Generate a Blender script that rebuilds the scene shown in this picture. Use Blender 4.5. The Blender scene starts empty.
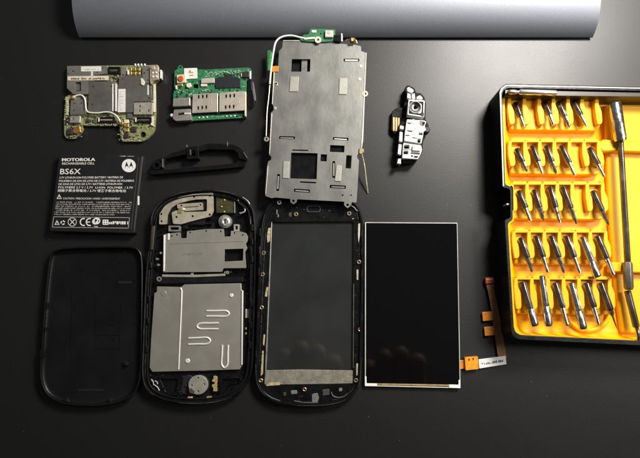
import bpy, bmesh, math, random
from mathutils import Vector
from mathutils.geometry import tessellate_polygon

# ------------------------------------------------------------------ units and camera
# One modelling unit "u" is 0.55 mm (a phone half is about 110 u wide); everything is linked in metres.
S = 0.00055
FOC, DIST, TILT = 520.0, 520.0, math.radians(8.0)
cT, sT = math.cos(TILT), math.sin(TILT)
CAM = Vector((0, -DIST * sT, DIST * cT))
scene = bpy.context.scene
COL = scene.collection
rnd = random.Random(7)


def W(px, py, z=0.0):
    """Measured position on the photograph -> point of the table scene at height z (u)."""
    d = Vector((px - 320.0, (229.0 - py) * cT + FOC * sT, (229.0 - py) * sT - FOC * cT))
    t = (z - CAM.z) / d.z
    return CAM + d * t


# ------------------------------------------------------------------ materials
MATS = {}


def M(name, col, rough=0.5, metal=0.0, var=0.0, vs=6.0, bump=0.0, bs=2.0, rvar=0.0, rs=12.0, coat=0.0,
      col2=None, spec=0.5, stretch=None, speck=None, trans=0.0):
    if name in MATS:
        return MATS[name]
    m = bpy.data.materials.new(name)
    m.use_nodes = True
    nt = m.node_tree
    b = nt.nodes['Principled BSDF']
    b.inputs['Base Color'].default_value = (*col, 1)
    b.inputs['Roughness'].default_value = rough
    b.inputs['Metallic'].default_value = metal
    b.inputs['Coat Weight'].default_value = coat
    b.inputs['Coat Roughness'].default_value = 0.08
    b.inputs['Specular IOR Level'].default_value = spec
    b.inputs['Transmission Weight'].default_value = trans
    tc = nt.nodes.new('ShaderNodeTexCoord')
    mp = nt.nodes.new('ShaderNodeMapping')
    mp.inputs['Scale'].default_value = tuple(s / S for s in (stretch or (1, 1, 1)))
    nt.links.new(tc.outputs['Object'], mp.inputs['Vector'])

    def noise(size, detail=4):
        n = nt.nodes.new('ShaderNodeTexNoise')
        n.inputs['Scale'].default_value = 1.0 / size
        n.inputs['Detail'].default_value = detail
        nt.links.new(mp.outputs['Vector'], n.inputs['Vector'])
        return n
    last = None
    if var > 0 or col2:
        n = noise(vs)
        r = nt.nodes.new('ShaderNodeValToRGB')
        r.color_ramp.elements[0].position = 0.32
        r.color_ramp.elements[1].position = 0.68
        a = col
        c = col2 or tuple(min(1, x * (1 + var)) for x in col)
        if not col2:
            a = tuple(x * (1 - var) for x in col)
        r.color_ramp.elements[0].color = (*a, 1)
        r.color_ramp.elements[1].color = (*c, 1)
        nt.links.new(n.outputs['Fac'], r.inputs['Fac'])
        last = r.outputs['Color']
    if speck:
        scol, ssize, thr = speck
        v = nt.nodes.new('ShaderNodeTexVoronoi')
        v.inputs['Scale'].default_value = 1.0 / ssize
        nt.links.new(mp.outputs['Vector'], v.inputs['Vector'])
        l = nt.nodes.new('ShaderNodeMath')
        l.operation = 'LESS_THAN'
        l.inputs[1].default_value = thr
        nt.links.new(v.outputs['Distance'], l.inputs[0])
        n2 = noise(ssize * 1.7, 2)
        g = nt.nodes.new('ShaderNodeMath')
        g.operation = 'GREATER_THAN'
        g.inputs[1].default_value = 0.56
        nt.links.new(n2.outputs['Fac'], g.inputs[0])
        mu = nt.nodes.new('ShaderNodeMath')
        mu.operation = 'MULTIPLY'
        nt.links.new(l.outputs[0], mu.inputs[0])
        nt.links.new(g.outputs[0], mu.inputs[1])
        mx = nt.nodes.new('ShaderNodeMix')
        mx.data_type = 'RGBA'
        mx.inputs[6].default_value = (*col, 1)
        if last:
            nt.links.new(last, mx.inputs[6])
        mx.inputs[7].default_value = (*scol, 1)
        nt.links.new(mu.outputs[0], mx.inputs[0])
        last = mx.outputs[2]
    if last:
        nt.links.new(last, b.inputs['Base Color'])
    if rvar > 0:
        n = noise(rs, 5)
        r = nt.nodes.new('ShaderNodeMapRange')
        r.inputs[1].default_value = 0.3
        r.inputs[2].default_value = 0.7
        r.inputs[3].default_value = max(0.02, rough - rvar)
        r.inputs[4].default_value = min(1, rough + rvar)
        nt.links.new(n.outputs['Fac'], r.inputs[0])
        nt.links.new(r.outputs[0], b.inputs['Roughness'])
    if bump > 0:
        n = noise(bs, 3)
        bp = nt.nodes.new('ShaderNodeBump')
        bp.inputs['Strength'].default_value = bump
        bp.inputs['Distance'].default_value = S * 1.0
        nt.links.new(n.outputs['Fac'], bp.inputs['Height'])
        nt.links.new(bp.outputs['Normal'], b.inputs['Normal'])
    MATS[name] = m
    return m


TABLE = M('table vinyl', (0.0105, 0.0105, 0.011), 0.405, var=0.12, vs=1.6, bump=0.10, bs=0.9, rvar=0.012, rs=60, spec=0.5,
          speck=((0.13, 0.125, 0.12), 9, 0.04))
ALU = M('anodised aluminium', (0.255, 0.272, 0.31), 0.60, 0.75, var=0.06, vs=1.3, bump=0.06, bs=.9)
PCBO = M('olive circuit board', (0.13, 0.16, 0.055), 0.45, var=0.45, vs=2.2, bump=0.3, bs=1.6, col2=(0.30, 0.31, 0.15))
PCBG = M('green circuit board', (0.016, 0.12, 0.05), 0.38, var=0.3, vs=3.5, bump=0.2, bs=1.8, col2=(0.045, 0.215, 0.10))
SHD = M('dull shield tin', (0.33, 0.32, 0.29), 0.5, 0.75, var=0.08, vs=9, bump=0.12, bs=3, rvar=0.08)
SHDD = M('dark shield tin', (0.20, 0.195, 0.18), 0.5, 0.7, var=0.08, vs=9, bump=0.1, bs=3, rvar=0.08)
SHDL = M('light shield tin', (0.58, 0.55, 0.48), 0.45, 0.7, var=0.1, vs=6, bump=0.1, bs=3, rvar=0.08)
STEEL = M('stamped steel', (0.27, 0.272, 0.255), 0.42, 0.78, var=0.045, vs=9, bump=0.05, bs=2, rvar=0.07, rs=12, stretch=(.8, .45, 1), speck=((.33, .33, .30), 11, .08))
STEELW = M('warm stamped steel', (0.43, 0.415, 0.365), 0.43, 0.66, var=0.03, vs=16, bump=0.05, bs=1.4, rvar=0.04, rs=16, speck=((.5, .49, .45), 9, .06))
ANT = M('antenna plating', (0.62, 0.56, 0.44), 0.45, 0.65, var=0.14, vs=7, bump=0.1, bs=3, rvar=0.1)
BRIGHT = M('bright bare metal', (0.88, 0.87, 0.83), 0.36, 0.35, var=0.06, vs=3)
BRIT = M('bright steel tool', (0.62, 0.61, 0.60), 0.22, 1.0, var=0.15, vs=5, rvar=0.1, rs=4)
DARKT = M('dark steel tool', (0.30, 0.26, 0.235), 0.27, 1.0, var=0.25, vs=5, rvar=0.1, rs=6)
GOLD = M('gold plating', (0.62, 0.42, 0.14), 0.38, 0.8, var=0.25, vs=2)
BRASS = M('brass insert', (0.66, 0.50, 0.28), 0.3, 0.9, var=0.1, vs=2)
WHITE = M('white label paper', (0.74, 0.73, 0.70), 0.6, var=0.04, vs=4)
CREAM = M('cream label paper', (0.68, 0.62, 0.48), 0.6, var=0.08, vs=4)
CERAM = M('white moulded plastic', (0.66, 0.66, 0.65), 0.4, var=0.06, vs=5, bump=0.15, bs=3)
BLK = M('black plastic', (0.008, 0.008, 0.009), 0.40, spec=0.28, var=0.3, vs=8, bump=0.25, bs=3, rvar=0.1)
BLKG = M('glossy black plastic', (0.006, 0.006, 0.007), 0.24, spec=0.32, var=0.3, vs=8, bump=0.08, bs=5, rvar=0.08)
BLKS = M('satin black cover plastic', (0.007, 0.007, 0.0075), 0.36, spec=0.32, var=0.2, vs=25, bump=0.12, bs=2.5, rvar=0.08, rs=30)
BLKM = M('matte black film', (0.006, 0.006, 0.007), 0.5, spec=0.12, var=0.2, vs=6)
HOLE = M('dark recess', (0.004, 0.004, 0.004), 0.9)
CHIP = M('black chip epoxy', (0.03, 0.03, 0.031), 0.5, var=0.2, vs=3, bump=0.1, bs=1)
CHIPG = M('grey chip epoxy', (0.10, 0.10, 0.095), 0.5, var=0.2, vs=3)
GREYP = M('grey plastic', (0.16, 0.16, 0.155), 0.5, var=0.2, vs=4)
PINKM = M('pinkish solder tin', (0.62, 0.47, 0.42), 0.4, 0.5, var=0.15, vs=2)
ORED = M('orange red button', (0.50, 0.10, 0.02), 0.45, var=0.2, vs=2)
KAPT = M('orange polyimide', (0.62, 0.22, 0.025), 0.35, var=0.2, vs=3)
FLEX = M('brown flex circuit', (0.27, 0.14, 0.055), 0.42, var=0.25, vs=6, bump=0.1, bs=3)
REDT = M('red flex tip', (0.55, 0.09, 0.04), 0.45, var=0.2, vs=2)
CABLE = M('white coax cable', (0.78, 0.77, 0.72), 0.4, var=0.05, vs=4)
GLASS = M('dark touch glass', (0.023, 0.0255, 0.025), 0.045, var=0.18, vs=40, spec=0.6,
          speck=((0.12, 0.12, 0.12), 17, 0.035))
LCDG = M('black display glass', (0.003, 0.003, 0.0033), 0.045, spec=0.34, speck=((.05, .05, .05), 23, .02))
LCDF = M('display frame white', (0.66, 0.66, 0.64), 0.4, 0.3, var=0.15, vs=8)
TAPE = M('grey foam adhesive', (0.19, 0.18, 0.145), 0.75, var=0.22, vs=5, bump=0.5, bs=2)
TAPEG = M('yellowed adhesive', (0.42, 0.35, 0.20), 0.7, var=0.3, vs=2.5, bump=0.4, bs=1.5)
YEL = M('yellow moulded plastic', (0.88, 0.455, 0.001), 0.45, spec=0.3, var=0.03, vs=20, bump=0.05, bs=4)
BATT = M('battery label black', (0.010, 0.010, 0.011), 0.5, spec=0.4, var=0.12, vs=20, bump=0.08, bs=4, rvar=0.05)
INK = M('white ink', (0.80, 0.79, 0.76), 0.6)
INKG = M('grey ink', (0.38, 0.37, 0.35), 0.6)
INKD = M('dark ink', (0.05, 0.045, 0.04), 0.6)
INKF = M('faint stamp ink', (0.16, 0.15, 0.125), 0.6)
CLEAR = M('clear lens plastic', (0.92, 0.92, 0.91), 0.06, trans=0.85, var=0.05, vs=3)
DISC = M('motor disc plating', (0.60, 0.57, 0.49), 0.42, 0.7, var=0.08, vs=4, rvar=0.1)


# ------------------------------------------------------------------ outline helpers (photo pixels)
def rect(x0, y0, x1, y1):
    return [(x0, y0), (x1, y0), (x1, y1), (x0, y1)]


def rp(pts, r, n=4):
    out = []
    k = len(pts)
    for i in range(k):
        p0, p1, p2 = Vector(pts[i - 1]), Vector(pts[i]), Vector(pts[(i + 1) % k])
        a, b = p0 - p1, p2 - p1
        ra = min(r, a.length * 0.48)
        rb = min(r, b.length * 0.48)
        A, B = p1 + a.normalized() * ra, p1 + b.normalized() * rb
        for j in range(n + 1):
            t = j / n
            q = A * (1 - t) ** 2 + p1 * 2 * t * (1 - t) + B * t * t
            out.append((q.x, q.y))
    return out


def rr(x0, y0, x1, y1, r):
    return rp(rect(x0, y0, x1, y1), r)


def circ(cx, cy, r, n=20, ry=None):
    ry = ry or r
    return [(cx + r * math.cos(2 * math.pi * i / n), cy + ry * math.sin(2 * math.pi * i / n)) for i in range(n)]


def cat(pts, n=5, closed=True):
    out = []
    k = len(pts)
    rng = range(k) if closed else range(k - 1)
    for i in rng:
        g = lambda j: Vector(pts[j % k]) if closed else Vector(pts[max(0, min(k - 1, j))])
        p0, p1, p2, p3 = g(i - 1), g(i), g(i + 1), g(i + 2)
        for j in range(n):
            t = j / n
            out.append(tuple(0.5 * ((2 * p1) + (p2 - p0) * t + (2 * p0 - 5 * p1 + 4 * p2 - p3) * t * t
                                    + (3 * p1 - p0 - 3 * p2 + p3) * t ** 3)))
    if not closed:
        out.append(tuple(pts[-1]))
    return out


def inset(pts, d):
    """move a (closed, reasonably smooth) outline inwards by d"""
    k = len(pts)
    area = sum(pts[i][0] * pts[(i + 1) % k][1] - pts[(i + 1) % k][0] * pts[i][1] for i in range(k))
    sg = 1 if area > 0 else -1
    out = []
    for i in range(k):
        a, b, c = Vector(pts[i - 1]), Vector(pts[i]), Vector(pts[(i + 1) % k])
        e1, e2 = (b - a), (c - b)
        if e1.length < 1e-6 or e2.length < 1e-6:
            out.append(tuple(b))
            continue
        n1 = Vector((-e1.y, e1.x)).normalized() * sg
        n2 = Vector((-e2.y, e2.x)).normalized() * sg
        n = (n1 + n2)
        if n.length < 1e-3:
            n = n1
        n.normalize()
        q = b + n * d / max(0.4, n.dot(n1))
        out.append((q.x, q.y))
    return out


# ------------------------------------------------------------------ mesh builder
class MB:
    def __init__(self):
        self.v, self.f = [], []

    def prism(self, outline, z0, z1, holes=()):
        loops = [outline] + list(holes)
        top = [[W(x, y, z1) for x, y in lp] for lp in loops]
        return self.wprism(top, z0, z1)

    def wprism(self, top, z0, z1):
        tris = tessellate_polygon([[Vector((p.x, p.y, 0)) for p in lp] for lp in top])
        flat = [p for lp in top for p in lp]
        n, o = len(flat), len(self.v)
        for p in flat:
            self.v.append(Vector((p.x, p.y, z1)))
        for p in flat:
            self.v.append(Vector((p.x, p.y, z0)))
        for t in tris:
            self.f.append([o + i for i in t])
            self.f.append([o + n + i for i in reversed(t)])
        s = 0
        for lp in top:
            k = len(lp)
            for i in range(k):
                a, b = o + s + i, o + s + (i + 1) % k
                self.f.append([a, b, b + n, a + n])
            s += k
        return self

    def ring_loft(self, rings, cap0=False, cap1=False):
        """rings: lists of world points of the same length"""
        o, k = len(self.v), len(rings[0])
        for r in rings:
            self.v += [Vector(p) for p in r]
        for j in range(len(rings) - 1):
            for i in range(k):
                a, b = o + j * k + i, o + j * k + (i + 1) % k
                self.f.append([a, b, b + k, a + k])
        if cap0:
            self.f.append([o + i for i in reversed(range(k))])
        if cap1:
            self.f.append([o + (len(rings) - 1) * k + i for i in range(k)])
        return self

    def tube(self, pts, r, n=8, radii=None):
        """pts: world points"""
        pts = [Vector(p) for p in pts]
        rings = []
        for i, p in enumerate(pts):
            d = (pts[min(i + 1, len(pts) - 1)] - pts[max(i - 1, 0)]).normalized()
            a = d.cross(Vector((0, 0, 1)))
            if a.length < 1e-3:
                a = d.cross(Vector((0, 1, 0)))
            a.normalize()
            b = a.cross(d)
            R = radii[i] if radii else r
            rings.append([p + (a * math.cos(2 * math.pi * j / n) + b * math.sin(2 * math.pi * j / n)) * R
                          for j in range(n)])
        return self.ring_loft(rings, True, True)

    def lathe(self, p0, p1, prof, n=16):
        """revolve (t, radius) profile along p0->p1"""
        p0, p1 = Vector(p0), Vector(p1)
        d = (p1 - p0)
        L = d.normalized()
        a = L.cross(Vector((0, 0, 1)))
        if a.length < 1e-3:
            a = Vector((1, 0, 0))
        a.normalize()
        b = a.cross(L)
        rings = [[p0 + d * t + (a * math.cos(2 * math.pi * (j + .5) / n) + b * math.sin(2 * math.pi * (j + .5) / n)) * r
                  for j in range(n)] for t, r in prof]
        return self.ring_loft(rings, True, True)


ORG = {}


def link(name, mb, mat, parent=None, label=None, bevel=0.0, org=None, kind=None, segs=2):
    me = bpy.data.meshes.new(name)
    o = bpy.data.objects.new(name, me)
    if parent is not None:
        org = ORG[parent.as_pointer()]
    elif org is None:
        xs = [p.x for p in mb.v]
        ys = [p.y for p in mb.v]
        org = Vector(((min(xs) + max(xs)) / 2, (min(ys) + max(ys)) / 2, min(p.z for p in mb.v)))
    me.from_pydata([(p - org) * S for p in mb.v], [], mb.f)
    bm = bmesh.new()
    bm.from_mesh(me)
    bmesh.ops.remove_doubles(bm, verts=bm.verts, dist=S * 0.002)
    bmesh.ops.recalc_face_normals(bm, faces=bm.faces)
    if bevel:
        bmesh.ops.dissolve_limit(bm, angle_limit=math.radians(0.5), verts=bm.verts, edges=bm.edges)
    bm.to_mesh(me)
    bm.free()
    me.materials.append(mat)
    for p in me.polygons:
        p.use_smooth = True
    me.set_sharp_from_angle(angle=math.radians(38))
    if bevel:
        md = o.modifiers.new('edge', 'BEVEL')
        md.width = bevel * S
        md.segments = segs
        md.limit_method = 'ANGLE'
        md.angle_limit = math.radians(40)
        md.use_clamp_overlap = True
    COL.objects.link(o)
    if parent is not None:
        o.parent = parent
    else:
        o.location = org * S
    ORG[o.as_pointer()] = org
    if label:
        o['label'] = label
    if kind:
        o['kind'] = kind
    return o


def thing(name, label, cat_, cx, cy, group=None, z=0.0):
    o = bpy.data.objects.new(name, None)
    org = W(cx, cy, z)
    o.location = org * S
    o.empty_display_size = 0.005
    o['label'] = label
    o['category'] = cat_
    if group:
        o['group'] = group
    COL.objects.link(o)
    ORG[o.as_pointer()] = org
    return o


def P(parent, name, outline, z0, z1, mat, holes=(), bevel=0.25, label=None):
    return link(name, MB().prism(outline, z0, z1, holes), mat, parent, label, bevel)


def text_mb(mb, s, p0, p1, z, height=None, bold=0.008):
    """lettering lying on the plane z, from photo point p0 (baseline start) to p1 (baseline end)"""
    cu = bpy.data.curves.new('lettering', 'FONT')
    cu.body = s
    cu.resolution_u = 2
    cu.offset = bold
    ob = bpy.data.objects.new('lettering', cu)
    COL.objects.link(ob)
    dg = bpy.context.evaluated_depsgraph_get()
    me = bpy.data.meshes.new_from_object(ob.evaluated_get(dg))
    COL.objects.unlink(ob)
    if not len(me.vertices):
        return
    xs = [v.co.x for v in me.vertices]
    x0, x1 = min(xs), max(xs)
    A, B = W(p0[0], p0[1], z), W(p1[0], p1[1], z)
    ux = (B - A) / (x1 - x0)
    uy = Vector((-ux.y, ux.x, 0))
    if height:
        uy = uy.normalized() * (height / 0.70)
    o = len(mb.v)
    for v in me.vertices:
        mb.v.append(A + ux * (v.co.x - x0) + uy * v.co.y + Vector((0, 0, 0.0)))
    for p in me.polygons:
        mb.f.append([o + i for i in p.vertices])
    bpy.data.objects.remove(ob)
    bpy.data.meshes.remove(me)


def microprint(mb, p0, p1, h, z, seed, dens=0.8):
    """a line of print too small to read: little strokes of uneven width"""
    r = random.Random(seed)
    A, B = W(*p0, z), W(*p1, z)
    d = (B - A)
    L = d.length
    u = d.normalized()
    n = Vector((-u.y, u.x, 0))
    s = 0.0
    while s < L - 0.3:
        w = r.uniform(0.25, 0.75) * h
        if r.random() < dens:
            hh = h * r.choice((1, 1, .75, .6))
            y0 = r.choice((0, 0, h - hh))
            q = A + u * s
            e = min(w, L - s)
            c = [q + n * y0, q + u * e + n * y0, q + u * e + n * (y0 + hh), q + n * (y0 + hh)]
            o = len(mb.v)
            mb.v += c
            mb.f.append([o, o + 1, o + 2, o + 3])
        s += w + h * (0.16 if r.random() < .8 else .55)


def inside(x, y, poly):
    c = False
    k = len(poly)
    for i in range(k):
        x0, y0 = poly[i - 1]
        x1, y1 = poly[i]
        if (y0 > y) != (y1 > y) and x < (x1 - x0) * (y - y0) / (y1 - y0) + x0:
            c = not c
    return c


def clutter(parent, name, zone, avoid, n, z0, zr, mat, seed, size=(.5, 2.6)):
    """small moulded ribs, clips and steps that nobody could count, inside one black part"""
    r = random.Random(seed)
    xs, ys = [p[0] for p in zone], [p[1] for p in zone]
    mb = MB()
    done = tries = 0
    while done < n and tries < n * 40:
        tries += 1
        w, h = r.uniform(*size), r.uniform(*size)
        if r.random() < .6:
            if r.random() < .5:
                w *= .35
            else:
                h *= .35
        x, y = r.uniform(min(xs), max(xs)), r.uniform(min(ys), max(ys))
        cs = [(x, y), (x + w, y), (x + w, y + h), (x, y + h)]
        if not all(inside(a, b, zone) for a, b in cs):
            continue
        if any(inside(a, b, q) for q in avoid for a, b in cs):
            continue
        mb.prism(cs, z0, z0 + r.uniform(*zr))
        done += 1
    return link(name, mb, mat, parent, kind='stuff')


def rim_glints(parent, outline, d, z, spans, rad, mat):  # thin grey tubes that put the rim's edge highlights into colour and shape
    k = len(outline)
    o = inset(outline, d)
    for a, b in spans:
        ia, ib = int(a * k), int(b * k)
        pts = [W(*o[i % k], z) for i in range(ia, ib + 1)]
        n = len(pts)
        link('rim_glint', MB().tube(pts, rad, 6, [rad * (.35 + .65 * min(1, 4 * min(i, n - 1 - i) / n)) for i in range(n)]), mat, parent)


# ------------------------------------------------------------------ setting: table top
mb = MB()
mb.v = [Vector((x, y, 0)) for x, y in ((-1500, -1200), (1500, -1200), (1500, 1300), (-1500, 1300))]
mb.f = [[0, 1, 2, 3]]
tb = link('table_top', mb, TABLE, kind='structure', org=Vector((0, 0, 0)))

# ------------------------------------------------------------------ aluminium bar at the top edge
xl, xr = W(79.3, 37, 3).x, W(592.5, 37, 3).x
yb = W(300, 37.3, 3).y
prof = [(0.0, 2.6), (-0.3, 3.2), (0.6, 5.0), (3.0, 8.6), (6.5, 12.6), (11, 16.4), (17, 20.0), (24, 22.8), (32, 24.6),
        (41, 25.6), (52, 26), (190, 26), (190, 2.6)]
prof = cat([(y, z) for y, z in prof[:11]], 3, False) + prof[11:]
mb = MB()
mb.ring_loft([[Vector((x, yb + y, z)) for y, z in prof] for x in (xl, xr)], True, True)
bar = link('metal_bar', mb, ALU, bevel=0.7)
bar['label'] = 'long silver grey aluminium bar with rounded front edge above the parts'
bar['category'] = 'metal bar'
mbf = MB()
for fx in (0.12, 0.5, 0.88):
    x = xl + (xr - xl) * fx
    mbf.wprism([[Vector((x + dx, yb + dy, 3)) for dx, dy in ((-14, 14), (14, 14), (14, 22), (-14, 22))]], 0.0, 3.0)
link('foot', mbf, BLK, bar)

# ------------------------------------------------------------------ main circuit board (top left)
t = thing('circuit_board', 'olive green circuit board covered in grey shield cans and white stickers', 'circuit board', 110, 100)
ol = rp([(67, 66), (150, 65), (158, 64.5), (159, 80), (155, 84), (156, 112), (154.5, 130), (152, 134), (147, 139),
         (142, 141.5), (122, 141.5), (120.5, 137), (119.5, 126), (82, 125.5), (83, 129), (80, 134), (75, 138.8),
         (67, 138.5), (64.3, 135), (64, 120), (65.5, 97), (72, 93), (66.5, 88)], 1.2, 3)
P(t, 'board', ol, 0.6, 3.2, PCBO, [circ(143, 134.5, 3.0), circ(133.5, 137.5, 1.1, 10)], 0.2)
P(t, 'shield_can', rp([(67.2, 66.2), (107, 66), (107, 73.5), (94, 75), (94, 81), (88.3, 81), (88.3, 94), (73, 94), (67, 88)], .8), 3.1, 6.2, SHD,
  [rr(75, 82, 81, 91, .6), circ(73, 71, .8, 10), circ(102.5, 67.8, .7, 10), circ(97, 72, .7, 10), circ(68, 73.5, .7, 10)], .35)
P(t, 'module_window', rr(75.6, 84, 80.4, 90.4, .5), 3.1, 4.6, CHIPG, bevel=.2)
P(t, 'shield_can', rp([(88.8, 81.2), (114, 81.6), (113.6, 112), (88.2, 112.4)], .8), 3.1, 6.0, SHDD,
  [circ(93, 86.5, .8, 10), circ(111, 86.3, .7, 10), circ(92, 104.5, .7, 10)], .35)
P(t, 'shield_can', rp([(119, 76), (142, 75.5), (142, 83.5), (150, 83.5), (151.5, 101), (133.5, 101.5), (133, 112.4), (118, 112.2)], .8), 3.1, 5.8, SHDD,
  [circ(122.5, 79, .7, 10), circ(149, 98, .7, 10)], .35)
P(t, 'shield_can', rp([(142.2, 66), (149.2, 66), (149.5, 83), (142.4, 83)], .6), 3.1, 6.0, SHD,
  [circ(147.6, 70, .8, 10), circ(144, 73, .9, 10), circ(147.6, 80, .8, 10)], .3)
P(t, 'shield_can', rp([(134, 102.6), (152.6, 102.2), (152.2, 114.2), (133.6, 114.4)], .7), 3.1, 6.4, SHDL,
  [circ(139.8, 106, .9, 10), circ(139.6, 110.8, .9, 10), circ(148.5, 110.6, .9, 10)], .35)
P(t, 'shield_can', rp([(71, 96.5), (84.4, 95.8), (84, 114.3), (70.2, 114.6)], .7), 3.1, 6.0, SHD,
  [circ(74.2, 103.3, .8, 10), circ(81.2, 103, .8, 10), circ(73.8, 110.2, .8, 10), circ(80.9, 98.6, .7, 10)], .35)
P(t, 'shield_can', rp([(70, 116), (80.5, 115.8), (80, 122.6), (69.6, 122.8)], .6), 3.1, 6.4, SHDL, [circ(72.8, 118.6, .8, 10)], .3)
for x0, x1 in ((112.0, 113.2), (114.8, 116.6)):
    P(t, 'shield_rail', rect(x0, 83.5, x1, 111), 3.1, 6.6, BRIGHT, bevel=.15)
st = P(t, 'sticker', rp([(81, 66.4), (101, 66.2), (101, 71.2), (81, 71.4)], .4), 6.1, 6.5, WHITE, bevel=0)
mbm = MB(); microprint(mbm, (84, 70.2), (98.5, 70.0), 1.5, 6.53, 3); link('print', mbm, INKG, st)
st = P(t, 'sticker', rp([(67.6, 76.2), (108, 75.6), (109, 78), (108, 80), (67.6, 80.4)], .4), 6.1, 6.55, CREAM, bevel=0, label='long cream sticker')
mbm = MB(); microprint(mbm, (71, 79.6), (105, 79.3), 1.9, 6.58, 5, .9); link('print', mbm, INKD, st)
P(t, 'sticker_strip', rect(91, 71.2, 92.6, 76.0), 6.1, 6.5, WHITE, bevel=0)
st = P(t, 'sticker', rp([(118.4, 89), (125.4, 88.8), (125.2, 112), (117.8, 112.2)], .3), 5.7, 6.2, WHITE, bevel=0, label='upright white sticker')
mbm = MB()
for k in range(9):
    microprint(mbm, (119.2, 92.5 + k * 2.2), (121.2 + (k * 7 % 3), 92.5 + k * 2.2), 1.0, 6.23, 40 + k)
link('print', mbm, INKG, st)
# contacts, connectors, chips
P(t, 'connector', rr(108, 66.6, 120.2, 73.4, .6), 3.1, 5.4, BLK, [rr(109.6, 68.4, 118.6, 71.6, .4)], .25)
P(t, 'connector_pins', rect(110, 69.2, 118.2, 70.8), 3.1, 4.2, CHIPG, bevel=.2)
P(t, 'flash_pad', rr(120.6, 67, 127, 74.5, .6), 3.1, 4.6, SHD, bevel=.3)
for i in range(3):
    for j in range(2):
        P(t, 'gold_contact', rr(128.6 + i * 4.2, 67.6 + j * 4, 131.8 + i * 4.2, 70.6 + j * 4, .6), 3.1, 4.6 + .4 * ((i + j) % 2), GOLD, bevel=.3)
P(t, 'contact_wall', rect(127.2, 69.5, 128.3, 74.3), 3.1, 6.4, BRIGHT, bevel=.2)
for x0, y0 in ((98, 117), (135, 117)):
    c = P(t, 'connector', rr(x0, y0, x0 + 16.5, y0 + 5.4, .7), 3.1, 5.6, BLK, [rr(x0 + 1.4, y0 + 1.3, x0 + 15.1, y0 + 4.1, .5)], .25)
    P(c, 'connector_pins', rect(x0 + 2, y0 + 2, x0 + 14.5, y0 + 3.4), 3.1, 4.6, PINKM if x0 < 100 else CHIPG, bevel=.2)
    P(c, 'end_clip', rr(x0 + .1, y0 + .6, x0 + 1.2, y0 + 4.8, .2), 3.1, 6.0, BRIGHT, bevel=.15)
P(t, 'chip', rr(131, 126.4, 136.2, 131.6, .3), 3.1, 5.0, CHIP)
P(t, 'chip', rr(127, 113.6, 132.2, 118.4, .3), 3.1, 4.8, CHIPG)
P(t, 'chip', rr(67, 128.6, 72.4, 134.2, .4), 3.1, 5.2, CHIP)
P(t, 'chip', rr(86, 119, 89.6, 122.6, .3), 3.1, 4.8, CHIP)
P(t, 'chip', rr(93, 118.6, 96.6, 123, .3), 3.1, 4.8, CHIPG)
P(t, 'gold_spring', rp([(73, 127), (80, 125.6), (80.6, 132), (76, 134), (72.8, 132.6)], .8), 3.1, 5.6, M('copper spring', (0.55, 0.27, 0.08), .35, .7, var=.3, vs=2), bevel=.4)
for y0, y1, mt in ((119.5, 123, CREAM), (123.6, 127, GOLD), (128.5, 131.6, M('amber solder', (.5, .38, .12), .4, .5, var=.3, vs=1.5)), (133, 137.5, CHIP)):
    P(t, 'solder_component', rr(124, y0, 128.6, y1, .5), 3.1, 5.0, mt, bevel=.3)
P(t, 'edge_contact', rp([(153.2, 84), (155.4, 84), (155.8, 97), (155.2, 112), (153.2, 112)], .4), 3.1, 4.6, CREAM, bevel=.2)
P(t, 'edge_contact', rp([(151, 117), (153.6, 116), (153.2, 126), (150.6, 125)], .4), 3.1, 4.8, CREAM, bevel=.2)
P(t, 'edge_contact', rr(65.6, 97, 68.4, 115, .6), 3.1, 4.4, M('pale solder mask', (.42, .44, .26), .45, var=.4, vs=2), bevel=.3)
P(t, 'side_wire', rp([(142.4, 78), (145, 82), (143.6, 85.4), (141, 84.6), (140.4, 78)], .8), 5.6, 6.8, CREAM, bevel=.3)
P(t, 'shield_slit', rect(147.2, 85, 148.4, 95), 5.7, 6.4, BRIGHT, bevel=.1)
u = P(t, 'charging_port', rp([(149.8, 65.6), (158.2, 65), (158.6, 79.4), (153.6, 80.4), (150.4, 84), (149.8, 80)], .8), 3.1, 7.6, M('tarnished port metal', (.58, .50, .37), .4, .6, var=.35, vs=2.2), bevel=.5)
P(u, 'solder_dome', circ(152.8, 67.4, 2.2), 7.5, 8.4, PINKM, bevel=.4)
for i, (x, y) in enumerate(((152.6, 72.5), (156, 72.2), (152.8, 76.4), (156.2, 76.2))):
    P(u, 'port_pin', rr(x - .9, y - .9, x + .9, y + .9, .4), 7.5, 8.2, BRIGHT, bevel=.2)
P(u, 'port_flange', rr(159.8, 69.6, 161.6, 78.4, .5), 2.0, 7.0, BRIGHT, bevel=.3)
P(u, 'port_bridge', rr(158, 71.5, 160.4, 76.5, .4), 3.0, 6.0, BLK, bevel=.2)
for x in (135, 138, 141.2, 144.6):
    P(t, 'pin', rr(x - .7, 63.4, x + .7, 65.6, .3), 2.0, 4.2, BRIGHT, bevel=.2)
path = [(73, 97.2), (77, 95.4), (81.5, 95.2), (84.6, 98.5), (85.6, 104), (86, 109), (88.5, 112.2), (97, 113), (106, 112), (112.5, 113.2), (117.5, 117), (120.6, 122.4)]
pts = [W(x, y, 7.2) for x, y in cat(path, 4, False)]
c = link('antenna_cable', MB().tube(pts, 0.85), CABLE, t)
for x, y in ((73, 97), (121, 122.6)):
    P(c, 'cable_plug', circ(x, y, 2.1, 14), 3.1, 7.6, GOLD, bevel=.4)
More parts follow.
